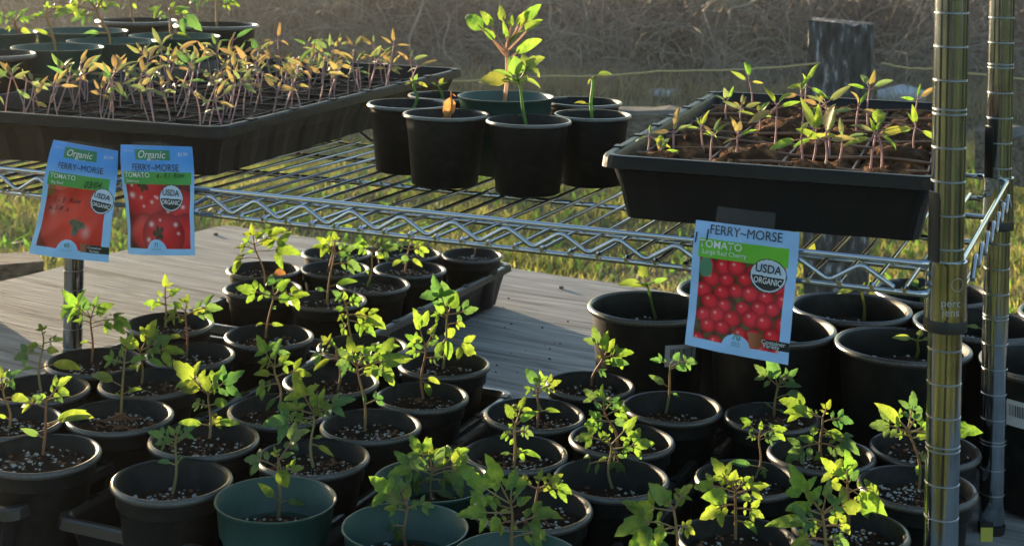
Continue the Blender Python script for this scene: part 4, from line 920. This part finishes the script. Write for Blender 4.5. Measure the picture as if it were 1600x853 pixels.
# ---------------------------------------------------------------- seed packets
attrm = M('packet print', (1, 1, 1), .45, attr='Col', coat=.06, spec=.3, bump=.12, bscale=40)
def inkmat(name, c): return M(name, c, .5)
INK = {'black': inkmat('black print', (.012, .012, .015)), 'white': inkmat('white print', (.75, .78, .80)), 'green': inkmat('green print', (.06, .20, .04)), 'hand': inkmat('pen ink', (.008, .008, .012)), 'pale': inkmat('pale blue print', (.35, .55, .85)), 'dark': inkmat('dark label print', (.015, .02, .018))}
def text_mesh(s, bold=0):
    c = bpy.data.curves.new('lettering', 'FONT'); c.body = s; c.size = 1; c.offset = bold; c.align_x = 'CENTER'; c.align_y = 'CENTER'; c.resolution_u = 3
    o = bpy.data.objects.new('t', c); COL.objects.link(o); dg = bpy.context.evaluated_depsgraph_get(); dg.update()
    me = bpy.data.meshes.new_from_object(o.evaluated_get(dg)); bpy.data.objects.remove(o); bpy.data.curves.remove(c); return me
def clamp(x): return max(0, min(1, x))
def packet(lab, corners, Zs, paint, items, bow=.004, tapes=()):
    TL, TRc, BR, BL = [pt(c[0], c[1], z) for c, z in zip(corners, Zs)]
    org = (TL+TRc+BR+BL)/4; nn = (TRc-TL).cross(BL-TL).normalized()
    if nn.y > 0: nn = -nn
    def Pm(u, v, e=0):
        p = TL.lerp(TRc, u).lerp(BL.lerp(BR, u), v)
        return p-org+nn*(bow*math.sin(u*math.pi)*(.4+.6*v)+.0005*math.sin(u*19+v*11)*math.sin(v*13-u*5)+.004*max(0, u+v-1.6)**2*6+.0016*math.sin(v*7+u*3)-.002*v*v+e)
    rt = root('seed_packet', org, lab, 'seed packet', 'tomato seed packets taped to the trays')
    nu, nv = 150, 200; vs = []; cols = []
    for j in range(nv+1):
        for i_ in range(nu+1): vs.append(Pm(i_/nu, j/nv)); cols.append(paint(i_/nu, j/nv))
    fs = [(j*(nu+1)+i_, (j+1)*(nu+1)+i_, (j+1)*(nu+1)+i_+1, j*(nu+1)+i_+1) for j in range(nv) for i_ in range(nu)]
    me = bpy.data.meshes.new('printed_front'); me.from_pydata(vs, [], fs); me.materials.append(attrm)
    ca = me.color_attributes.new('Col', 'FLOAT_COLOR', 'POINT'); ca.data.foreach_set('color', np.array([(*c, 1) for c in cols], dtype=np.float32).ravel())
    me.polygons.foreach_set('use_smooth', [True]*len(fs)); link('printed_front', me, rt)
    m_ = MB(); vb = []; 
    for j in range(9):
        for i_ in range(7): vb.append(Pm(i_/6, j/8, -.0022*math.sin(math.pi*min(1, max(0, i_/6)))**.5-.0005))
    m_.add(vb, [(j*7+i_, j*7+i_+1, (j+1)*7+i_+1, (j+1)*7+i_) for j in range(8) for i_ in range(6)]); m_.obj('paper_back', INK['pale'], rt, None, True)
    wdt = (TRc-TL).length; hgt = (BL-TL).length; ar = wdt/hgt
    for it in items:
        s, u, v, size, col = it[:5]; xs = it[5] if len(it) > 5 else 1; bold = it[6] if len(it) > 6 else 0; rot = it[7] if len(it) > 7 else 0; shear = it[8] if len(it) > 8 else 0; lift = .0004+.00015*len(it[0] == 'O' and '1' or '')
        nm = 'lettering'
        if False:
            m2 = MB(); n = 40; V = []; F = []
            if s == '@ring':
                for k in range(n):
                    q = 2*math.pi*k/n
                    for rr in (size, size*.93): V.append(Pm(u+rr*math.cos(q)/1, v+rr*math.sin(q)*ar, .0006))
                F = [(2*k, 2*((k+1) % n), 2*((k+1) % n)+1, 2*k+1) for k in range(n)]
            else:
                a0, a1, e = {'@disc': (0, 2*math.pi, .0003), '@half': (0, math.pi, .00045), '@whitehalf': (math.pi, 2*math.pi, .00045)}[s]
                a0 += rot; a1 += rot
                V = [Pm(u+size*.93*math.cos(a0+(a1-a0)*k/n), v+size*.93*math.sin(a0+(a1-a0)*k/n)*ar, e) for k in range(n+1)]; F = [tuple(range(n+1))]
            m2.add(V, F); m2.obj('organic_seal', INK[col], rt); continue
        me = text_mesh(s, bold); cr, sr_ = math.cos(rot), math.sin(rot)
        for vv in me.vertices:
            x, y = vv.co.x*xs+vv.co.y*shear, vv.co.y
            x, y = x*cr-y*sr_, x*sr_+y*cr
            vv.co = Pm(u+x*size, v-y*size*ar, .0007)
        me.materials.clear(); me.materials.append(INK[col]); link(nm, me, rt)
    for (tu0, tv0, tu1, tv1) in tapes:
        m2 = MB(); V = []
        for j in range(3):
            for i_ in range(7): V.append(Pm(tu0+(tu1-tu0)*i_/6, tv0+(tv1-tv0)*j/2, .0011))
        m2.add(V, [(j*7+i_, j*7+i_+1, (j+1)*7+i_+1, (j+1)*7+i_) for j in range(2) for i_ in range(6)]); m2.obj('clear_tape', tape, rt, None, True)
    return rt
def mixc(a, b, t): return tuple(a[i_]*(1-t)+b[i_]*t for i_ in range(3))
def nz(u, v, s=1.0): return .5+.25*(math.sin(u*37*s+math.sin(v*23*s)*2)+math.sin(v*41*s+math.sin(u*29*s)*2))
def skylit_blue(u, v, top, bot): return mixc(top, bot, clamp((v-.15)/.3) if True else 0)
def seal_items(u, v, r, rot=0):
    return [('USDA', u-.002, v-r*.30, r*.66, 'black', .88, .012, -rot), ('ORGANIC', u, v+r*.26, r*.47, 'white', .76, .010, -rot)]
def paint_common(u, v, top, bot, gcol, g0, g1, pic, x0=.10, x1=.90, y1=.935, gt=(.0, .0)):
    if g0 <= v < g1 and x0-.02 <= u <= x1+.01: return mixc(gcol, (.12, .35, .05), .3*nz(u, v, .3))
    if v >= g1 and v < y1 and x0 <= u <= x1:
        du, dv = u-.5, (v-y1-.01)*1.35
        if du*du+dv*dv < .135**2: return bot
        return pic(u, v)
    return mixc(skylit_blue(u, v, top, bot), bot, .15*nz(u, v, .25))
SKY = [(rnd.uniform(.08, .92), rnd.uniform(.27, .92)) for _ in range(0)]
cher = []
rc = random.Random(5)
for gy in range(7):
    for gx in range(6):
        cher.append((.14+.155*gx+(.07 if gy % 2 else 0)+rc.uniform(-.02, .02), .33+.098*gy+rc.uniform(-.018, .018), rc.uniform(.072, .092)))
def seal_paint(u, v, su, sv, r, rot, ar=.745):
    x, y = (u-su)/r, (v-sv)/(r*ar); d = math.hypot(x, y)
    if d > 1.06: return None
    if d > 1.0: return (.02, .02, .02)
    if d > .92: return (.62, .70, .80)
    return (.55, .66, .82) if y*math.cos(rot)-x*math.sin(rot) < .05 else (.022, .028, .026)
def pic_cherry(u, v):
    best = None
    for (cx, cy, r) in cher:
        du, dv = (u-cx), (v-cy)*1.36; d = math.hypot(du, dv)/r
        if d < 1 and (best is None or cy*1.0+cx*.13 > best[0]): best = (cy+cx*.13, d, du/r, dv/r)
    if u < .22 and v < .44 and math.hypot((u-.14)*1.3, v-.36) < .085: return (.10, .26, .16)
    if best is None: return mixc((.10, .015, .015), (.10, .10, .03), nz(u, v, 1.2))
    _, d, x, y = best
    c = mixc((.86, .03, .05), (.36, .006, .018), d**2.2)
    hl = math.exp(-((x+.25)**2+(y+.3)**2)/.02)
    return mixc(c, (.95, .55, .5), .8*hl)
def pic_big(u, v):
    d = math.hypot((u-.58)/.52, (v-.66)/.34); a = math.atan2(v-.66, u-.58)
    c = mixc((.80, .045, .025), (.44, .014, .012), clamp(d*.8)**2); rib = .5+.5*math.cos(a*7+1.2); c = mixc(c, (.22, .008, .008), .3*rib*clamp(d))
    if d > 1.02: c = mixc((.30, .015, .012), (.10, .01, .01), nz(u, v, .2))
    if v < .42 and d > .9: c = mixc((.60, .09, .06), (.70, .16, .12), nz(u, v, .2))
    if u < .18 and v < .48: c = mixc(c, (.16, .14, .02), .6)
    s_ = math.hypot(u-.57, (v-.715)*1.3); st = .055+.06*abs(math.sin(a*2.5+.4))**2
    if s_ < st: c = mixc((.06, .07, .035), (.13, .14, .09), nz(u, v, 2))
    for (hx, hy, hr_, k) in ((.20, .60, .05, .45), (.70, .76, .05, .6), (.30, .52, .06, .25)): c = mixc(c, (.85, .45, .42), k*math.exp(-((u-hx)**2+(v-hy)**2)/(hr_**2)))
    if u > .70 and v > .86: c = mixc((.03, .01, .01), (.02, .02, .02), .5)
    return c
def pic_two(u, v):
    c = mixc((.16, .006, .012), (.05, .004, .008), nz(u, v, .3))
    for (cx, cy, r, sx, sy) in ((.34, .47, .33, .34, .36), (.80, .55, .22, .9, .5), (.90, .80, .25, .95, .8), (.30, .78, .22, .2, .7), (.58, .82, .30, .55, .78)):
        d = math.hypot(u-cx, (v-cy)*1.36)/r
        if d < 1: c = mixc((.72, .022, .030), (.27, .006, .014), d**2.5)
    for (cx, cy) in ((.31, .36), (.53, .80)):
        a = math.atan2(v-cy, u-cx); s_ = math.hypot(u-cx, (v-cy)*1.3)
        if s_ < .045+.05*abs(math.sin(a*2.5)): c = mixc((.05, .01, .01), (.05, .045, .02), nz(u, v, 2))
    for (hx, hy, hw) in ((.13, .46, .030), (.27, .48, .018), (.42, .52, .018), (.50, .48, .016), (.14, .37, .014), (.42, .72, .028), (.55, .68, .014), (.77, .72, .022), (.80, .80, .016), (.38, .86, .022), (.30, .56, .016), (.86, .56, .02), (.66, .60, .018), (.47, .47, .014)):
        c = mixc(c, (.85, .70, .68), .9*math.exp(-(((u-hx)/1.4)**2+(v-hy)**2)/(hw**2*.6)))
    return c
skylitT, skylitB = (.06, .33, .90), (.34, .62, .95)  # blue skylight on white paper, put into the packet colours
fdir = (Rc1-Fc1).normalized()
wallA = [Fc1+wx*t for t in (0, 1)]
def ontruss(px, off):
    a, _ = ray(px, 300); n_ = SD; p0 = P1-SD*(.0175+off); return (p0.x*n_.x+p0.y*n_.y)/(a*n_.x+n_.y)
def onwall(px, off):    # depth where the pixel column meets the plane of the tray's left-facing long side
    a, _ = ray(px, 300); n_ = ax1; p0 = Fc1-ax1*off
    # a*Z*n.x + Z*n.y = p0.n
    return (p0.x*n_.x+p0.y*n_.y)/(a*n_.x+n_.y)
def itemsAB(price): return [('Organic', .47, .085, .125, 'white', .95, .006, 0, .25), ('$2.99', .88, .075, .055, 'white'), ('CERTIFIED', .13, .055, .035, 'pale'), ('FERRY~MORSE', .50, .205, .118, 'black', .84, 0), ('SINCE 1856', .50, .135, .03, 'pale')]
def gband(u, v): return abs(u-.47) < .24 and .035 < v < .135
def ppA(u, v):
    s_ = seal_paint(u, v, .84, .47, .145, .12)
    if s_: return s_
    if gband(u, v): return (.05, .26, .13)
    if u > .73 and .865 < v < .935: return (.015, .02, .018)
    if .64 < u < .80 and .855 < v < .935+.0: 
        ww = .055+.02*(.93-v)/.08
        if abs(u-.72) < ww: return mixc((.36, .14, .07), (.18, .06, .03), clamp((u-.68)*9))
    return paint_common(u, v, skylitT, skylitB, (.07, .36, .08), .27, .385, pic_big, .08, .90, .925)
def ppB(u, v):
    s_ = seal_paint(u, v, .70, .48, .155, .05)
    if s_: return s_
    if gband(u, v): return (.05, .26, .13)
    return paint_common(u, v, skylitT, skylitB, (.07, .36, .08), .245, .36, pic_two, .06, .95, .945)
def ppC(u, v):
    s_ = seal_paint(u, v, .74, .36, .165, .03)
    if s_: return s_
    if u > .77 and .835 < v < .91: return (.015, .02, .018)
    if .60 < u < .76 and .80 < v < .92:
        ww = .052+.022*(.92-v)/.12
        if abs(u-.68) < ww+(.012 if v < .828 else 0): return mixc((.42, .15, .07), (.20, .06, .03), clamp((u-.64)*9))
    return paint_common(u, v, (.33, .56, .92), (.36, .60, .95), (.17, .55, .05), .135, .285, pic_cherry, .075, .905, .93)  # border blue is skylight on white paper, painted in
o_ = .0095
ofA = .018
packet('seed packet of one large beefsteak tomato, leftmost, handwritten date on its green band', [(83.6,218.7),(184.5,236),(169.5,410),(44,396)], [min(onwall(84, .006), ontruss(84, .002)), min(onwall(184, .006), ontruss(184, .002)), ontruss(170, .012), ontruss(44, .012)], ppA,
    itemsAB('$2.99')+seal_items(.84, .47, .145, .12)+[('TOMATO', .27, .30, .085, 'white', 1, .008), ('Big Beef', .20, .355, .055, 'white'), ('03/04', .70, .34, .125, 'hand', .8, .002, .05, .35), ('1 - 3  Row', .38, .50, .10, 'hand', .9, .001, .06, .3), ('A-1-9  a', .28, .58, .09, 'hand', 1, .001, .05, .35), ('65', .5, .885, .075, 'green', 1, .01), ('Days to Harvest', .5, .93, .02, 'green'), ('Container', .83, .885, .042, 'white'), ('Variety', .83, .915, .042, 'white')], tapes=((.25, -.03, .95, .035),))
packet('seed packet of several red tomatoes, second from the left, its lower part curling right', [(188.5,226),(300,229.5),(305,399),(199,397)], [min(onwall(188, .008), ontruss(188, .005)), min(onwall(300, .008), ontruss(300, .005)), ontruss(305, .014), ontruss(199, .014)], ppB,
    itemsAB('$2.99')+seal_items(.70, .48, .155, .05)+[('TOMATO', .24, .275, .085, 'white', 1, .008), ('Delicious', .17, .33, .05, 'white'), ('4 - 9.1  Row', .70, .275, .085, 'hand', .85, .002, .05, .3), ('71', .5, .905, .065, 'green', 1, .01), ('Days to Harvest', .5, .945, .02, 'green')], bow=.006, tapes=((.22, -.035, .72, .02),))
def onfront(px, off):
    a, _ = ray(px, 450); n_ = ax2; p0 = FL2-ax2*off; return (p0.x*n_.x+p0.y*n_.y)/(a*n_.x+n_.y)
packet('large seed packet of cherry tomatoes taped to the right seed tray', [(1087.7,343.7),(1249.6,363.6),(1231.3,570),(1069.3,538)], [min(onfront(1088, .006), ontruss(1088, .004)), min(onfront(1250, .006), ontruss(1250, .004)), ontruss(1231, .012), ontruss(1069, .012)], ppC,
    seal_items(.74, .36, .165, .03)+[('FERRY~MORSE', .50, .058, .125, 'black', .86, 0), ('TOMATO', .27, .175, .098, 'white', 1, .008), ('Large Red Cherry', .31, .235, .062, 'white', .95, .004), ('70', .5, .86, .085, 'green', 1, .005), ('Days to', .5, .905, .025, 'green'), ('Harvest', .5, .925, .025, 'green'), ('Container', .85, .858, .055, 'white'), ('Variety', .83, .885, .055, 'white'), ('/ /', .08, .12, .13, 'hand', 1.6, .001, .35)], bow=.003, tapes=((.20, -.13, .77, .06),))
# engraved marks on the front collar
eng = M('engraving', (.45, .47, .48), .5, .4)
def collar_text(s, q0, z, size, rot=0):
    me = text_mesh(s); rr = .0161; o = unit
    for v in me.vertices:
        q = q0+v.co.x*size/rr; v.co = Vector((P1.x+rr*math.sin(q), P1.y-rr*math.cos(q), z+v.co.y*size))-u0
    me.materials.clear(); me.materials.append(eng); link('engraved_lettering', me, unit)
zc = CZ-HT; 
collar_text('perc', .25-.28, zc-.0265, .0085); collar_text('jens', .25-.28, zc-.0335, .0085)
m_ = MB(); n = 28; vs = []
for k in range(n):
    for rr in (.0052, .0048):
        x, z = rr*math.cos(2*math.pi*k/n), rr*math.sin(2*math.pi*k/n); q = .28+x/.0161; vs.append((P1.x+.0161*math.sin(q), P1.y-.0161*math.cos(q), zc-.0125+z))
m_.add(vs, [(2*k, 2*((k+1) % n), 2*((k+1) % n)+1, 2*k+1) for k in range(n)]); uo(m_, 'engraved_ring', eng, None, False)
# small yellow tag on the bench edge behind the front post
p = pl(1541, 840, .60); ym = M('yellow tag', (.55, .50, .08), .5)
rt = root('yellow_tag', p, 'small yellow and black tag low on the bench behind the front post', 'tag')
m_ = MB(); m_.box((0, 0, .004), ((.006, 0, 0), (0, .0015, 0), (0, 0, .007))); m_.obj('tag_plate', ym, rt)
m_ = MB(); m_.box((0, 0, .0135), ((.0065, 0, 0), (0, .0018, 0), (0, 0, .0024))); m_.obj('black_stripe', darkgap, rt)
for o in bpy.data.objects:
    if 'rim_r' in o: del o['rim_r']
print('objects', len(bpy.data.objects), 'tris', sum(len(o.data.polygons) for o in bpy.data.objects if o.type == 'MESH'))
# ---------------------------------------------------------------- thin warm air, added in place of lens flare
am = bpy.data.materials.new('air'); am.use_nodes = True; n_ = am.node_tree.nodes
n_.remove(n_['Principled BSDF']); pv = n_.new('ShaderNodeVolumePrincipled'); pv.inputs['Density'].default_value = .0019; pv.inputs['Color'].default_value = (.95, .93, .9, 1); pv.inputs['Anisotropy'].default_value = .82
am.node_tree.links.new(pv.outputs[0], n_['Material Output'].inputs['Volume'])
m_ = MB(); m_.box((0, 5, .6), ((75, 0, 0), (0, 80, 0), (0, 0, 2.2))); hz = m_.obj('flare_haze', am); tag(hz, 'thin warm air added over the yard, standing in for lens flare', kind='stuff')

m_ = MB()
for k in range(420):
    s_, r_ = rnd.uniform(1.0, 2.3), rnd.uniform(-1.35, -.1); c = SR(s_, r_, CZ-BH+.004); q = rnd.uniform(.0008, .0026)
    if (c.x+.56)*A1.y-(c.y-3)*A1.x < .05: continue
    m_.add([c+Vector(v)*q for v in ((1, 0, 0), (-1, .3, 0), (0, 1, 0), (.2, -1, 0), (0, 0, 1), (0, 0, -1))], [(0, 2, 4), (2, 1, 4), (1, 3, 4), (3, 0, 4)])
tag(m_.obj('spilled_soil', soil), 'crumbs of potting soil spilled on the plywood bench', 'soil', kind='stuff')
